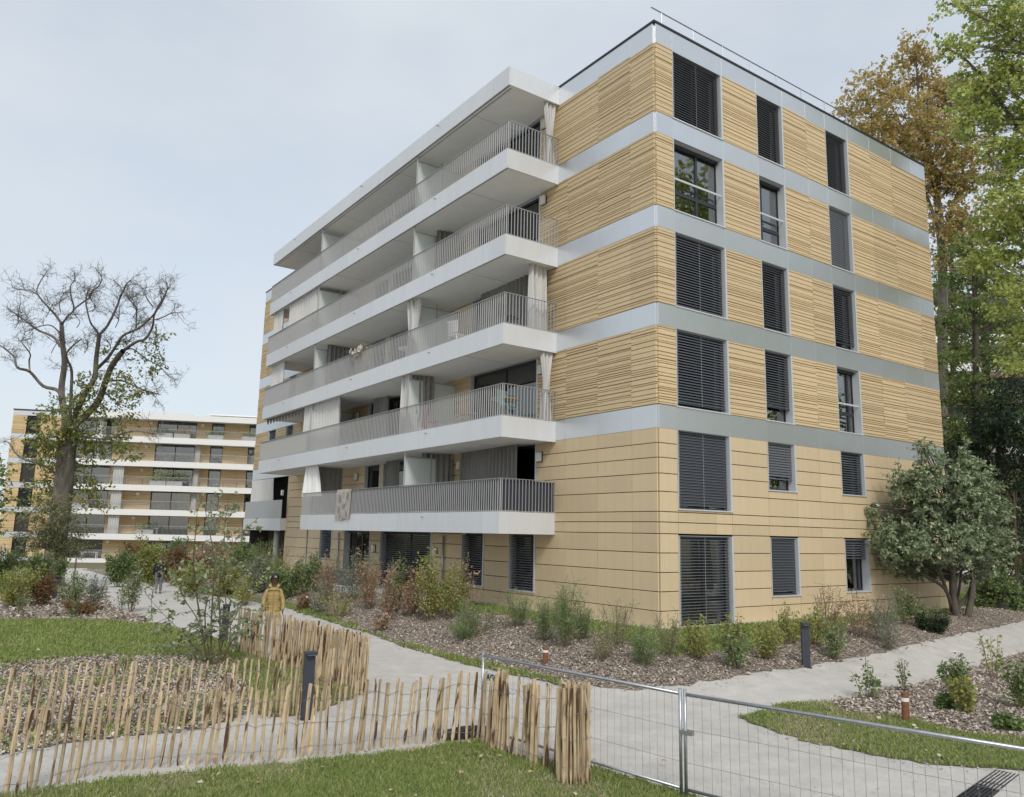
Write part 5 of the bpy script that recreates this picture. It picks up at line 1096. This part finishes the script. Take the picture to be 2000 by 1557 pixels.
# pale block seen through the trees at the right
bb = at_depth(1960, 1060, 82); b3 = thing('apartment_building', 'pale block with white balcony bands glimpsed through the trees at right', 'apartment building', (bb[0], bb[1], -1.0), R_(-36))
MB().box(-14, 22, .0, 10, -1, 30).build('wall', mat('rosy wall', (.42, .36, .32), .8), b3)
for k in range(10):
    o = MB().box(-14.5, 22, -1.4, -.01, k * 3.0 + .2, k * 3.0 + 1.25).build('balcony', m_white, b3)
    MB().box(-14.4, 22, -.02, -.004, k * 3.0 + 1.3, k * 3.0 + 3.1).build('window', m_dark, b3)
    MB().box(-9 + (k * 5) % 11, -5 + (k * 5) % 11, -1.3, -1.1, k * 3.0 + 2.6, k * 3.0 + 3.0).build('awning', mat('brick red awning', (.34, .20, .16), .8) if k == 0 else bpy.data.materials['brick red awning'], b3)
# white pergola frame at the left edge
wf = thing('pergola', 'white timber frame at the left edge by the far block', 'pergola', tuple(gbase(4, 60, 1090)))
MB().bar((0, 0, 0), (.1, 0, 2.6), .22, .22).build('post', m_white, wf); MB().bar((-2.4, 0, 1.9), (.1, 0, 1.9), .14, .14).build('beam', m_white, wf); MB().bar((-2.4, 0, 1.0), (.05, 0, .9), .10, .10).build('beam', m_white, wf)
for (u, D, vb, vt, l) in [(127, 50, 1112, 1078, 'pale wooden stake, left one of a pair by the far balcony'), (147, 50, 1114, 1080, 'pale wooden stake, right one of a pair by the far balcony'), (94, 48, 1092, 1066, 'short pale stake under the olive tree')]:
    P = gbase(u, D); P[2] = float(H(P[0], P[1])); h = height_to(u, vt, P)
    tagset(MB().lathe([(.05, 0), (.05, h - .05), (.03, h)], 8).build('tree_stake', m_stake, None, tuple(P)), l, 'stake', 'stakes of young trees')

# ================================================================ PALING FENCES
def stake_mesh(seed):
    g = random.Random(seed); m = MB(); n = g.choice([5, 6, 6, 7]); hz = [0, .10, .35, .65, .93, 1.0]; k = len(hz); off = [(0, 0)]
    for i in range(1, k): off.append((off[-1][0] + g.gauss(0, .006), off[-1][1] + g.gauss(0, .004)))
    wx, wy = g.uniform(.021, .034), g.uniform(.012, .02); ph = g.random() * 6.28; V = []
    rr = [[(.85 + .3 * g.random()) for _ in range(n)] for _ in range(k)]
    for i, z in enumerate(hz):
        t = .45 if i == 0 else (1 - .25 * z) 
        for j in range(n):
            a = ph + 6.283 * j / n; q = rr[i][j] * t if i else t; q = (q + rr[2][j] * t) / 2
            V.append((off[i][0] + wx * q * math.cos(a), off[i][1] + wy * q * math.sin(a), z + (g.uniform(-.012, .012) if i == k - 1 else 0)))
    m.v = V
    for i in range(k - 1):
        for j in range(n): m.f.append((i * n + j, i * n + (j + 1) % n, (i + 1) * n + (j + 1) % n, (i + 1) * n + j)); m.m.append(0)
    m.f.append(tuple((k - 1) * n + j for j in range(n))); m.m.append(0); m.f.append(tuple(reversed(range(n)))); m.m.append(0)
    return m.mesh('stake', m_stake)
STK = [stake_mesh(i) for i in range(18)]; fg = random.Random(3)
def paling(label, path, spacing, h, jitter=.02, lean=.05, wires=(.16, .5, .82), wfac=1.0, group='paling fences'):
    P = np.array(path, float); seg = np.linalg.norm(np.diff(P, axis=0), axis=1); cum = np.concatenate([[0], np.cumsum(seg)]); o = thing('paling_fence', label, 'fence', (P[0][0], P[0][1], float(H(*P[0]))), 0, group)
    def at(s): x = np.interp(s, cum, P[:, 0]); y = np.interp(s, cum, P[:, 1]); i = min(np.searchsorted(cum, s, side='right') - 1, len(seg) - 1); d = (P[i + 1] - P[i]) / seg[i]; return np.array([x, y]), d
    s = 0; n = 0; wp = [[] for _ in wires]; org = np.array(o.location)
    while s <= cum[-1]:
        p, d = at(s); hh = h(s / cum[-1]) if callable(h) else h; hh *= fg.uniform(.94, 1.05)
        q = p + np.array([-d[1], d[0]]) * fg.gauss(0, jitter); z = float(H(q[0], q[1])) - .02
        st = link('stake', STK[fg.randrange(18)], o, (q[0] - org[0], q[1] - org[1], z - org[2])); la = fg.gauss(.055, lean * .6); lb = fg.gauss(0, lean * .35)
        ang = math.atan2(d[1], d[0]); st.rotation_euler = (lb * math.cos(ang) + 0 * la, la, ang + fg.uniform(-.4, .4)) if False else (0, 0, 0)
        tilt = Vector((d[0] * la - d[1] * lb, d[1] * la + d[0] * lb, 1)).normalized(); st.rotation_mode = 'QUATERNION'
        st.rotation_quaternion = tilt.to_track_quat('Z', 'X') @ Matrix.Rotation(fg.uniform(0, 6.28) if fg.random() < .3 else ang + fg.uniform(-.5, .5), 3, 'Z').to_quaternion(); w = fg.uniform(.82, 1.12) * wfac; st.scale = (w, w, hh)
        for i, wz in enumerate(wires):
            zz_ = z + hh * wz + fg.gauss(0, .009); off = (q - p) ; c = np.array([q[0] + tilt.x * wz * hh, q[1] + tilt.y * wz * hh]); nn = np.array([-d[1], d[0]]) * .03
            wp[i].append((c[0] - nn[0] - org[0], c[1] - nn[1] - org[1], zz_ - org[2])); 
        s += spacing * fg.uniform(.85, 1.17)
    for w_ in wp:
        m = MB(); m.tube(w_, .0019, 4); m.tube([(x + fg.gauss(0, .004), y + fg.gauss(0, .004), z + fg.gauss(.006, .006)) for x, y, z in w_], .0016, 4); m.build('wire', m_wire, o)
    return o
gp = lambda u, v: tuple(ground_at(u, v)[:2])
paling('long paling fence of thin chestnut stakes along the front lawn edge', [gp(-60, 1570), gp(20, 1555), gp(200, 1510), gp(330, 1497), gp(500, 1487), gp(650, 1474), gp(800, 1455), gp(925, 1447), gp(985, 1476), gp(1030, 1492), gp(1085, 1512)], .108, lambda t: .95 + .2 * max(0, (t - .62) / .38), wfac=1.15)
paling('paling fence of spaced stakes on the far side of the grey side path', [gp(-60, 1448), gp(0, 1440), gp(150, 1428), gp(300, 1420), gp(450, 1410), gp(560, 1400), gp(640, 1380), gp(705, 1362)], .112, .98, wfac=1.05)
paling('densely packed paling fence along the main path, in front of the person in yellow', [(-9.35, 5.4), (-9.13, 4.9), (-8.95, 3.2), (-8.8, 1.0), (-8.71, -.72)], .054, lambda t: 1.10, .05, .05, wfac=1.25)
# taller end bundle and the roll
o = thing('fence_roll', 'upright roll of leftover chestnut stakes wired together, end of the front fence', 'fence roll', (*gp(1121, 1527), -.7))
for i in range(46):
    r = .06 + .035 * math.sqrt(i * 1.2) if i > 20 else .03 + .006 * i; a = i * 2.4; r = .029 * math.sqrt(i + .5)
    st = link('stake', STK[fg.randrange(18)], o, (r * math.cos(a), r * math.sin(a), -.02)); st.rotation_euler = (fg.gauss(0, .02), fg.gauss(0, .02), a); w = fg.uniform(1.0, 1.5); st.scale = (w, w, fg.uniform(1.13, 1.23))
for z in (.22, .55, .86): MB().tube([(.222 * math.cos(t), .222 * math.sin(t), z + .012 * math.sin(3 * t)) for t in np.linspace(0, 6.283, 30)], .0028, 4).build('wire', m_wire, o)
o = thing('stake_bundle', 'narrow bundle of chestnut stakes tied beside the steel post', 'stake bundle', (*gp(978, 1466), -.7))
for i in range(9):
    a = i * 2.4; r = .03 * math.sqrt(i); st = link('stake', STK[(i * 5) % 18], o, (r * math.cos(a), r * math.sin(a), -.02)); st.rotation_euler = (fg.gauss(0, .025), fg.gauss(0, .025), a); st.scale = (1.3, 1.3, fg.uniform(1.08, 1.16))
for z in (.3, .8): MB().tube([(.12 * math.cos(t), .12 * math.sin(t), z) for t in np.linspace(0, 6.283, 16)], .0028, 4).build('wire', m_wire, o)
o = thing('stake_bundle', 'second small bundle of stakes between the steel post and the fence roll', 'stake bundle', (*gp(1037, 1488), -.7))
for i in range(6):
    a = i * 2.4; r = .028 * math.sqrt(i); st = link('stake', STK[(i * 7) % 18], o, (r * math.cos(a), r * math.sin(a), -.02)); st.rotation_euler = (fg.gauss(0, .025), fg.gauss(0, .025), a); st.scale = (1.25, 1.25, fg.uniform(1.0, 1.1))
# ---------------------------------------------------------------- site fence panels
def site_panel(label, a, b, z, h, ends=(1, 1)):
    a = np.array(a); b = np.array(b); L = float(np.linalg.norm(b - a)); ang = math.atan2(b[1] - a[1], b[0] - a[0]); o = thing('site_fence_panel', label, 'site fence', (a[0], a[1], z), ang, 'temporary steel fence panels')
    for x in (0, L): MB().tube([(x, 0, .0), (x, 0, h + .06)], .021, 10).build('post', m_gal, o, smooth=True)
    MB().tube([(.02, 0, h), (L - .02, 0, h)], .021, 10).build('top_rail', m_gal, o, smooth=True); MB().tube([(.02, 0, .12), (L - .02, 0, .12)], .019, 8).build('bottom_rail', m_gal, o, smooth=True)
    m = MB()
    for x in np.arange(.11, L - .03, .115): m.tube([(x, 0, .12), (x, 0, h)], .0021, 4, cap=False)
    for zz_ in (.42, .80): m.tube([(.02, .005, zz_), (L - .02, .005, zz_)], .0023, 4, cap=False)
    m.build('wire_mesh', m_wire, o); return o, L
pA = ground_at(940, 1440); pB = ground_at(1331, 1560); d = (pB - pA)[:2]; d /= np.linalg.norm(d)
o1, L1 = site_panel('steel mesh site fence panel between the paling fence and the double post', pA[:2], pB[:2], -.7, 1.20)
pC = pB[:2] + d * .07; 
e2 = at_z(2000, 1463, .5); d2 = e2[:2] - pC; d2 /= np.linalg.norm(d2)
o2, L2 = site_panel('steel mesh site fence panel running off the lower right corner', pC, pC + d2 * 4.4, -.7, 1.20)
cl = MB().box(-.06, .10, -.035, .035, .74, .79); cl.build('clamp', m_gal, o2)
sg = MB().box(.07, .40, -.012, -.006, .84, .96).build('name_plate', m_conc, o1)
tcv = bpy.data.curves.new('lettering', 'FONT'); tcv.body = 'AGC'; tcv.size = .125; tcv.extrude = .001; tcv.materials.append(m_black); tcv.offset = .003
to0 = bpy.data.objects.new('lettering', tcv); C.objects.link(to0); tme = bpy.data.meshes.new_from_object(to0.evaluated_get(bpy.context.evaluated_depsgraph_get())); bpy.data.objects.remove(to0); to = link('lettering', tme, sg); to.location = (.10, -.0145, .86); to.rotation_euler = (R_(90), 0, 0)
def foot(loc, rz, label):
    o = thing('rubber_block', label, 'rubber block', loc, rz, 'rubber fence feet'); m = MB(); P = [(-.42, 0), (-.36, .11), (-.1, .14), (.1, .14), (.36, .11), (.42, 0)]
    for s_ in (-.115, .115): m.face([(x, s_, z) for x, z in (P if s_ < 0 else P[::-1])][::-1] if s_ < 0 else [(x, s_, z) for x, z in P])
    for (x0, z0), (x1, z1) in zip(P[:-1], P[1:]): m.face([(x0, -.115, z0), (x0, .115, z0), (x1, .115, z1), (x1, -.115, z1)])
    m.build('body', m_rubber, o); MB().box(-.2, -.12, -.05, .05, .13, .146).build('lug', m_rubber, o); MB().box(.12, .2, -.05, .05, .13, .146).build('lug', m_rubber, o)
a1 = math.atan2(d[1], d[0])
foot((pA[0] - .15, pA[1] + .1, -.7), a1 + 1.3, 'black rubber fence foot behind the stakes, holding the far steel post')

# ---------------------------------------------------------------- bollards, posts, bin, drain
def bollard(u, v, vt, label):
    P = ground_at(u, v); h = height_to(u, vt, P); f = math.atan2(CAM[1] - P[1], CAM[0] - P[0]); o = thing('bollard_light', label, 'bollard', tuple(P), f + 1.57 + .25, 'dark bollard lights')
    MB().box(-.085, .085, -.045, .06, 0, h - .05).build('post', m_boll, o); MB().box(-.085, .085, -.145, .06, h - .049, h).build('lamp_head', m_boll, o); MB().box(-.06, .06, -.13, -.06, h - .056, h - .0495).build('lamp_glass', m_lamp, o); MB().box(-.1, .1, -.08, .08, -.02, .012).build('foot_plate', m_dark, o)
bollard(1575, 1303, 1216, 'dark slab bollard light standing on the chips below the right facade')
bollard(598, 1405, 1272, 'dark slab bollard light behind the paling stakes, left of centre')
bollard(437, 1256, 1180, 'dark slab bollard light behind the young tree stems')
bollard(106, 1170, 1124, 'slim dark bollard light between shrubs on the left bed')
def post(u, v, vt, label, r=.062, ring=True):
    P = ground_at(u, v); h = height_to(u, vt, P); o = thing('marker_post', label, 'post', tuple(P), 0, 'short rust coloured posts')
    MB().lathe([(r * 1.02, -.05), (r, h * .5), (r * .98, h - .01), (r * .85, h)], 14).build('body', m_cort, o, smooth=False)
    if ring: MB().lathe([(r * 1.06, h * .70), (r * 1.06, h * .82)], 14).build('reflector_ring', m_white, o)
post(1770, 1412, 1352, 'thick rust coloured post with white ring in the lower right bed')
post(1065, 1300, 1263, 'rust coloured post with white ring on the bank near the steel fence')
post(751, 1229, 1190, 'rust coloured post on the bank left of the path bend')
post(598, 1191, 1158, 'rust coloured post with white ring right of the yellow jacket', .06)
post(484, 1172, 1146, 'short rust coloured post left of the yellow jacket', .07)
post(222, 1132, 1114, 'leaning rust coloured post by the far path curve', .10)
post(208, 1124, 1108, 'far rust coloured post with pale cap near the far block', .10)
P = ground_at(264, 1137); o = thing('litter_bin', 'round louvred metal bin beside the path in front of bushes', 'bin', tuple(P)); hB = height_to(264, 1106, P)
MB().lathe([(.20, 0), (.20, hB - .1)], 16).build('liner', m_dark, o, smooth=True)
for i in range(5): MB().lathe([(.27, hB * (.12 + .17 * i)), (.29, hB * (.17 + .17 * i)), (.27, hB * (.22 + .17 * i))], 18).build('louvre_ring', m_alu, o, smooth=True)
dr = ground_at(1905, 1557)[:2]; dr2 = ground_at(1968, 1508)[:2]; dd = dr2 - dr; Ld = float(np.linalg.norm(dd)); o = thing('drain_grate', 'dark slotted drain channel across the path, bottom right corner', 'drain', (dr[0] - dd[0], dr[1] - dd[1], -.694), math.atan2(dd[1], dd[0]))
MB().box(0, Ld * 2, -.15, .15, -.03, .004).build('channel', m_black, o)
for i in range(7): 
    y = -.135 + i * .045; MB().box(0, Ld * 2, y - .009, y + .009, .0045, .016).build('grate_bar', m_dark, o)
for i in range(5): x = i * Ld * .5; MB().box(x - .01, x + .01, -.15, .15, .0042, .013).build('cross_bar', m_dark, o)
o = thing('planter_box', 'long grey planter box in front of the entrance recess', 'planter', (-1.55, 17.4, .12)); MB().box(-.25, .25, -1.2, 1.2, 0, .62).build('box', m_planter, o); MB().box(-.22, .22, -1.17, 1.17, .62, .625).build('soil', m_mulch, o)
# fallen leaves on the lawns
g = np.random.default_rng(9); Pl = np.concatenate([sample(o_l5, 60, in_view, g), sample(o_l3, 50, in_view, g), sample(o_l2, 40, in_view, g), sample(P_M1, 80, in_view, g), sample(V0, 70, in_view, g)]); k = len(Pl)
P3 = np.stack([Pl[:, 0], Pl[:, 1], H(Pl[:, 0], Pl[:, 1]) + .07], -1); v, f = leaf_geo(P3, np.stack([g.normal(0, 1, k), g.normal(0, 1, k), g.normal(0, .15, k)], -1), .08 * (.6 + .8 * g.random(k)), .7, g, 2.)
tagset(link('fallen_leaves', np_mesh('fallen_leaves', v, f, island_mat('fallen leaf', [(.5, .45, .30), (.36, .22, .10), (.6, .56, .44), (.28, .15, .07)], .8))), kind='stuff')

# ================================================================ PEOPLE
def skin_mesh(name, nodes, edges, mt, parent, root=0, levels=1):
    bm = bmesh.new(); sk = bm.verts.layers.skin.verify(); vs = []
    for (x, y, z, rx, ry) in nodes:
        v = bm.verts.new((x, y, z)); v[sk].radius = (rx, ry); vs.append(v)
    for a, b in edges: bm.edges.new((vs[a], vs[b]))
    vs[root][sk].use_root = True
    me = bpy.data.meshes.new(name); bm.to_mesh(me); bm.free(); o = link(name, me)
    md = o.modifiers.new('skin', 'SKIN'); md.use_smooth_shade = True; sb = o.modifiers.new('sub', 'SUBSURF'); sb.levels = levels; sb.render_levels = levels
    dg = bpy.context.evaluated_depsgraph_get(); me2 = bpy.data.meshes.new_from_object(o.evaluated_get(dg)); me2.name = name; o.modifiers.clear(); o.data = me2; bpy.data.meshes.remove(me)
    me2.materials.clear(); me2.materials.append(mt); me2.polygons.foreach_set('use_smooth', [True] * len(me2.polygons)); o.parent = parent; return o
def ellips(name, c, r, mt, parent, n=14, rows=9, cut=None):
    m = MB(); 
    for i in range(rows):
        for j in range(n):
            def p(a, b): t = math.pi * a / rows; w = 2 * math.pi * b / n; return (c[0] + r[0] * math.sin(t) * math.cos(w), c[1] + r[1] * math.sin(t) * math.sin(w), c[2] + r[2] * math.cos(t))
            q = [p(i, j), p(i + 1, j), p(i + 1, j + 1), p(i, j + 1)]
            cen = np.mean(q, 0)
            if cut is None or cut(cen): m.face(q)
    o = m.build(name, mt, parent, smooth=True); bm = bmesh.new(); bm.from_mesh(o.data); bmesh.ops.remove_doubles(bm, verts=bm.verts, dist=1e-4); bm.to_mesh(o.data); bm.free(); return o
m_skin_d = mat('dark brown skin', (.12, .062, .045), .5); m_skin_l = mat('light skin', (.52, .34, .27), .5)
m_yel = mat('mustard puffer', (.40, .30, .12), .55, noise=.06, nscale=8); m_trous = mat('black trousers', (.022, .022, .026), .8); m_shoe = mat('black shoes', (.02, .02, .02), .6)
m_blk = mat('black sweatshirt', (.014, .014, .018), .85, noise=.2, nscale=14); m_jean = mat('washed grey jeans', (.15, .155, .172), .85, noise=.25, nscale=7); m_hair_d = mat('black hair', (.012, .010, .010), .6); m_hair_b = mat('short brown hair', (.10, .07, .045), .8, noise=.2, nscale=30)
def hand(nodes, edges, wi, wrist, dirv, side, fwd):
    """palm, four unequal slightly curled fingers and a side thumb grown from the wrist node"""
    w = np.array(wrist); d = np.array(dirv, float); d /= np.linalg.norm(d); f = np.array(fwd, float); s_ = np.cross(d, f)
    nodes.append((*(w + d * .045), .022, .038)); pi_ = len(nodes) - 1; edges.append((wi, pi_))
    nodes.append((*(w + d * .085), .018, .038)); p2 = len(nodes) - 1; edges.append((pi_, p2))
    for i, L in enumerate((.068, .078, .072, .056)):
        o_ = f * ((1.5 - i) * .019); a = w + d * .098 + o_; b = a + d * L * .5 + s_ * .008 * side; c = b + d * L * .45 + s_ * .022 * side
        k = len(nodes); nodes += [(*a, .0085, .0085), (*b, .008, .008), (*c, .007, .007)]; edges += [(p2, k), (k, k + 1), (k + 1, k + 2)]
    k = len(nodes); a = w + d * .04 + f * .036; b = a + d * .032 + f * .018; c = b + d * .028 + f * .004; nodes += [(*a, .011, .011), (*b, .0095, .0095), (*c, .008, .008)]; edges += [(pi_, k), (k, k + 1), (k + 1, k + 2)]
def person(loc, rz, label, hgt, J, skin, female):
    o = thing('person', label, 'person', loc, rz, None); s = hgt / 1.72
    nodes = []; edges = []
    def add(p, r, r2=None): nodes.append((p[0], p[1], p[2], r, r2 or r)); return len(nodes) - 1
    pel = add((0, 0, .93), .13, .10); ab = add((0, 0, 1.08), .12, .09); ch = add((0, .0, 1.28), .14, .10); nk0 = add((0, .015, 1.44), .06); nk = add((0, -.005, 1.50), .048); hf = 1.2 if female else 1.0; hd0 = add((0, -.015, 1.555), .065 * hf, .075 * hf); hd1 = add((0, -.01, 1.62 + .02 * (hf > 1)), .073 * hf, .088 * hf); hd2 = add((0, .005, 1.685 + .035 * (hf > 1)), .055 * hf, .07 * hf)
    edges += [(pel, ab), (ab, ch), (ch, nk0), (nk0, nk), (nk, hd0), (hd0, hd1), (hd1, hd2)]
    for sd, arm, leg in ((-1, J['armR'], J['legR']), (1, J['armL'], J['legL'])):
        sh = add((sd * .165, .01, 1.40), .052); edges.append((ch, sh)); el = add(arm[0], .036); edges.append((sh, el)); wr = add(arm[1], .025); edges.append((el, wr)); dv = np.array(arm[1]) - np.array(arm[0]); hand(nodes, edges, wr, arm[1], dv, -sd, (0, -1, 0))
        hp = add((sd * .09, 0, .88), .085); edges.append((pel, hp)); kn = add(leg[0], .055); edges.append((hp, kn)); cf = add(tuple(np.array(leg[0]) * .55 + np.array(leg[1]) * .45 + np.array([0, .015, 0])), .05); edges.append((kn, cf)); an = add(leg[1], .034); edges.append((cf, an)); to_ = add((leg[1][0] + sd * .015, leg[1][1] - .15, leg[1][2] - .055), .034, .028); edges.append((an, to_))
    skin_mesh('body', nodes, edges, skin, o); return o, s
# person in a yellow puffer jacket facing the camera
wp_ = at_depth(537, 1128, 21.4)[:2]; wz = float(H(*wp_)); rz = math.atan2(CAM[1] - wp_[1], CAM[0] - wp_[0]) + math.pi / 2
JW = {'armR': ((-.235, .02, 1.14), (-.245, -.02, .90)), 'armL': ((.235, .02, 1.14), (.25, -.03, .90)), 'legR': ((-.10, -.01, .50), (-.105, .02, .09)), 'legL': ((.10, -.01, .50), (.115, .02, .09))}
pw, _ = person((wp_[0], wp_[1], wz), rz, 'person in mustard yellow puffer jacket, hood down, dark glasses, standing behind the paling fence', 1.66, JW, m_skin_d, True)
nd = []; ed = []
def chain(pts):
    k0 = len(nd)
    for i, q in enumerate(pts): nd.append(q); ed.append((k0 + i - 1, k0 + i)) if i else None
    return k0
zs = np.linspace(.72, 1.46, 19); rb = lambda z: np.interp(z, [.72, .95, 1.1, 1.3, 1.38, 1.46], [.205, .20, .18, .19, .155, .085])
k0 = chain([(0, .0, z, rb(z) * (1.05 if i % 2 else .93), rb(z) * (.78 if i % 2 else .69)) for i, z in enumerate(zs)]); top = k0 + 16
for sd in (-1, 1):
    a = np.array([sd * .155, .01, 1.365]); b = np.array([sd * .235, .03, 1.14]); c = np.array([sd * .252, -.03, .87]); pts = [a + (b - a) * t for t in np.linspace(0, 1, 6)] + [b + (c - b) * t for t in np.linspace(.2, 1, 6)]
    k1 = chain([(*q, .074 if i % 2 else .063, .074 if i % 2 else .063) for i, q in enumerate(pts)]); ed.append((top, k1))
skin_mesh('puffer_jacket', nd, ed, m_yel, pw, root=5)
skin_mesh('hood', [(math.sin(t) * .115, .05 + .07 * -math.cos(t) * -1 + (-.02), 1.47 + .035 * math.cos(t), .05, .05) for t in np.linspace(-2.6, 2.6, 9)], [(i, i + 1) for i in range(8)], m_yel, pw, 4)
MB().box(-.012, .012, -.175, -.15, .74, 1.38).build('zip', mat('tan zip', (.30, .20, .07), .6), pw)
MB().box(-.135, -.118, -.158, -.135, .90, 1.05).build('pocket', mat('brown pocket trim', (.12, .065, .03), .7), pw)
for sd in (-1, 1): skin_mesh('trouser_leg', [(sd * .085, 0, .86, .105, .105), (sd * .10, -.01, .5, .075, .075), (sd * .11, .02, .12, .06, .06), (sd * .11, .02, .05, .055, .055)], [(0, 1), (1, 2), (2, 3)], m_trous, pw); skin_mesh('shoe', [(sd * .112, .05, .05, .045, .045), (sd * .12, -.06, .045, .048, .042), (sd * .125, -.15, .035, .038, .03)], [(0, 1), (1, 2)], m_shoe, pw)
ellips('hair', (0, .022, 1.645), (.116, .128, .142), m_hair_d, pw, cut=lambda c: c[1] > -.05 or c[2] > 1.725)
sgm = MB(); 
for sd in (-1, 1): sgm.lathe([(.034, 0), (.036, .006), (.034, .010)], 12)
sgm.v = [(x + (-.038 if i < len(sgm.v) / 2 else .038), -.118 - z, 1.655 + y * .8) for i, (x, y, z) in enumerate(sgm.v)]; sgm.box(-.012, .012, -.126, -.118, 1.66, 1.666).box(-.094, -.09, -.1, .01, 1.66, 1.668).box(.09, .094, -.1, .01, 1.66, 1.668); sgm.build('sunglasses', mat('dark lens', (.02, .012, .012), .15), pw)
fcm = MB().tube([(0, -.108, 1.66), (0, -.132, 1.62), (0, -.115, 1.606)], [.008, .018, .013], 8).tube([(-.03, -.103, 1.572), (0, -.112, 1.573), (.03, -.103, 1.572)], [.005, .010, .005], 8); fcm.build('face_features', mat('dark lips and nose', (.11, .05, .042), .5), pw, smooth=True)
for sd in (-1, 1): ellips('ear', (sd * .078, .005, 1.61), (.012, .022, .034), m_skin_d, pw, 8, 6)
pw.scale = (1.0, 1.0, 1.07)
# person walking away along the path
mp_ = ground_at(308, 1160); rz = math.atan2(.95, .32) + math.pi / 2
JM = {'armR': ((-.245, .05, 1.14), (-.27, -.03, .90)), 'armL': ((.25, .03, 1.13), (.245, -.05, .88)), 'legR': ((-.09, -.08, .50), (-.09, -.05, .09)), 'legL': ((.09, -.05, .50), (.085, .16, .14))}
pm, _ = person(tuple(mp_), rz, 'person in black sweatshirt and grey jeans walking away along the path', 1.75, JM, m_skin_l, False)
nd = []; ed = []; k0 = chain([(0, 0, z, r, r2) for z, r, r2 in [(.74, .15, .125), (.86, .172, .135), (1.0, .17, .13), (1.15, .175, .125), (1.30, .19, .135), (1.40, .15, .11), (1.455, .075, .075)]])
for sd, a_ in ((-1, JM['armR']), (1, JM['armL'])):
    a = np.array([sd * .185, .01, 1.385]); b = np.array(a_[0]); c = np.array(a_[1]); k1 = chain([(*q, r, r) for q, r in ((a, .085), ((a + b) / 2, .075), (b, .068), ((b + c) / 2, .062), (c, .055), (c + (c - b) * .12, .05))]); ed.append((k0 + 5, k1))
skin_mesh('sweatshirt', nd, ed, m_blk, pm, root=3)
lm_ = MB()
for (x, z, w) in [(-.05, 1.02, .03), (.0, 1.03, .025), (.03, 1.01, .03), (.05, .98, .02), (-.08, 1.23, .022), (-.06, 1.27, .02), (-.05, 1.2, .02)]: lm_.face([(x - w, .137, z - w), (x + w, .137, z - w * .6), (x + w * .8, .137, z + w), (x - w * .7, .137, z + w * .5)])
lm_.build('back_print', mat('faded print', (.30, .30, .22), .9), pm)
for sd, l_ in ((-1, JM['legR']), (1, JM['legL'])):
    k, a = np.array(l_[0]), np.array(l_[1]); skin_mesh('jeans_leg', [(sd * .075, 0, 1.0, .11, .12), (sd * .085, 0, .90, .115, .125), (*((np.array([sd * .085, 0, .88]) + k) / 2), .098, .10), (*k, .078, .078), (*((k + a) / 2 + [0, .015, 0]), .072, .072), (*(a + [0, 0, .03]), .068, .068), (*(a + [0, .01, -.035]), .066, .066)], [(0, 1), (1, 2), (2, 3), (3, 4), (4, 5)], m_jean, pm)
    t = a + np.array([0, -.10, -.045]) if sd < 0 else a + np.array([0, -.06, -.09]); skin_mesh('shoe', [(*(a + [0, .04, -.04]), .05, .045), (*((a + t) / 2 + [0, 0, -.02]), .05, .042), (*t, .042, .034)], [(0, 1), (1, 2)], m_shoe, pm)
ellips('hair', (0, .02, 1.635), (.088, .102, .108), m_hair_b, pm, cut=lambda c: c[2] > 1.585 and (c[1] > -.05 or c[2] > 1.69))
for sd in (-1, 1): ellips('ear', (sd * .08, .005, 1.60), (.013, .022, .034), m_skin_l, pm, 8, 6)
fcm = MB().tube([(0, -.092, 1.64), (0, -.112, 1.605), (0, -.098, 1.592)], [.008, .016, .012], 8); fcm.build('face_features', m_skin_l, pm, smooth=True)
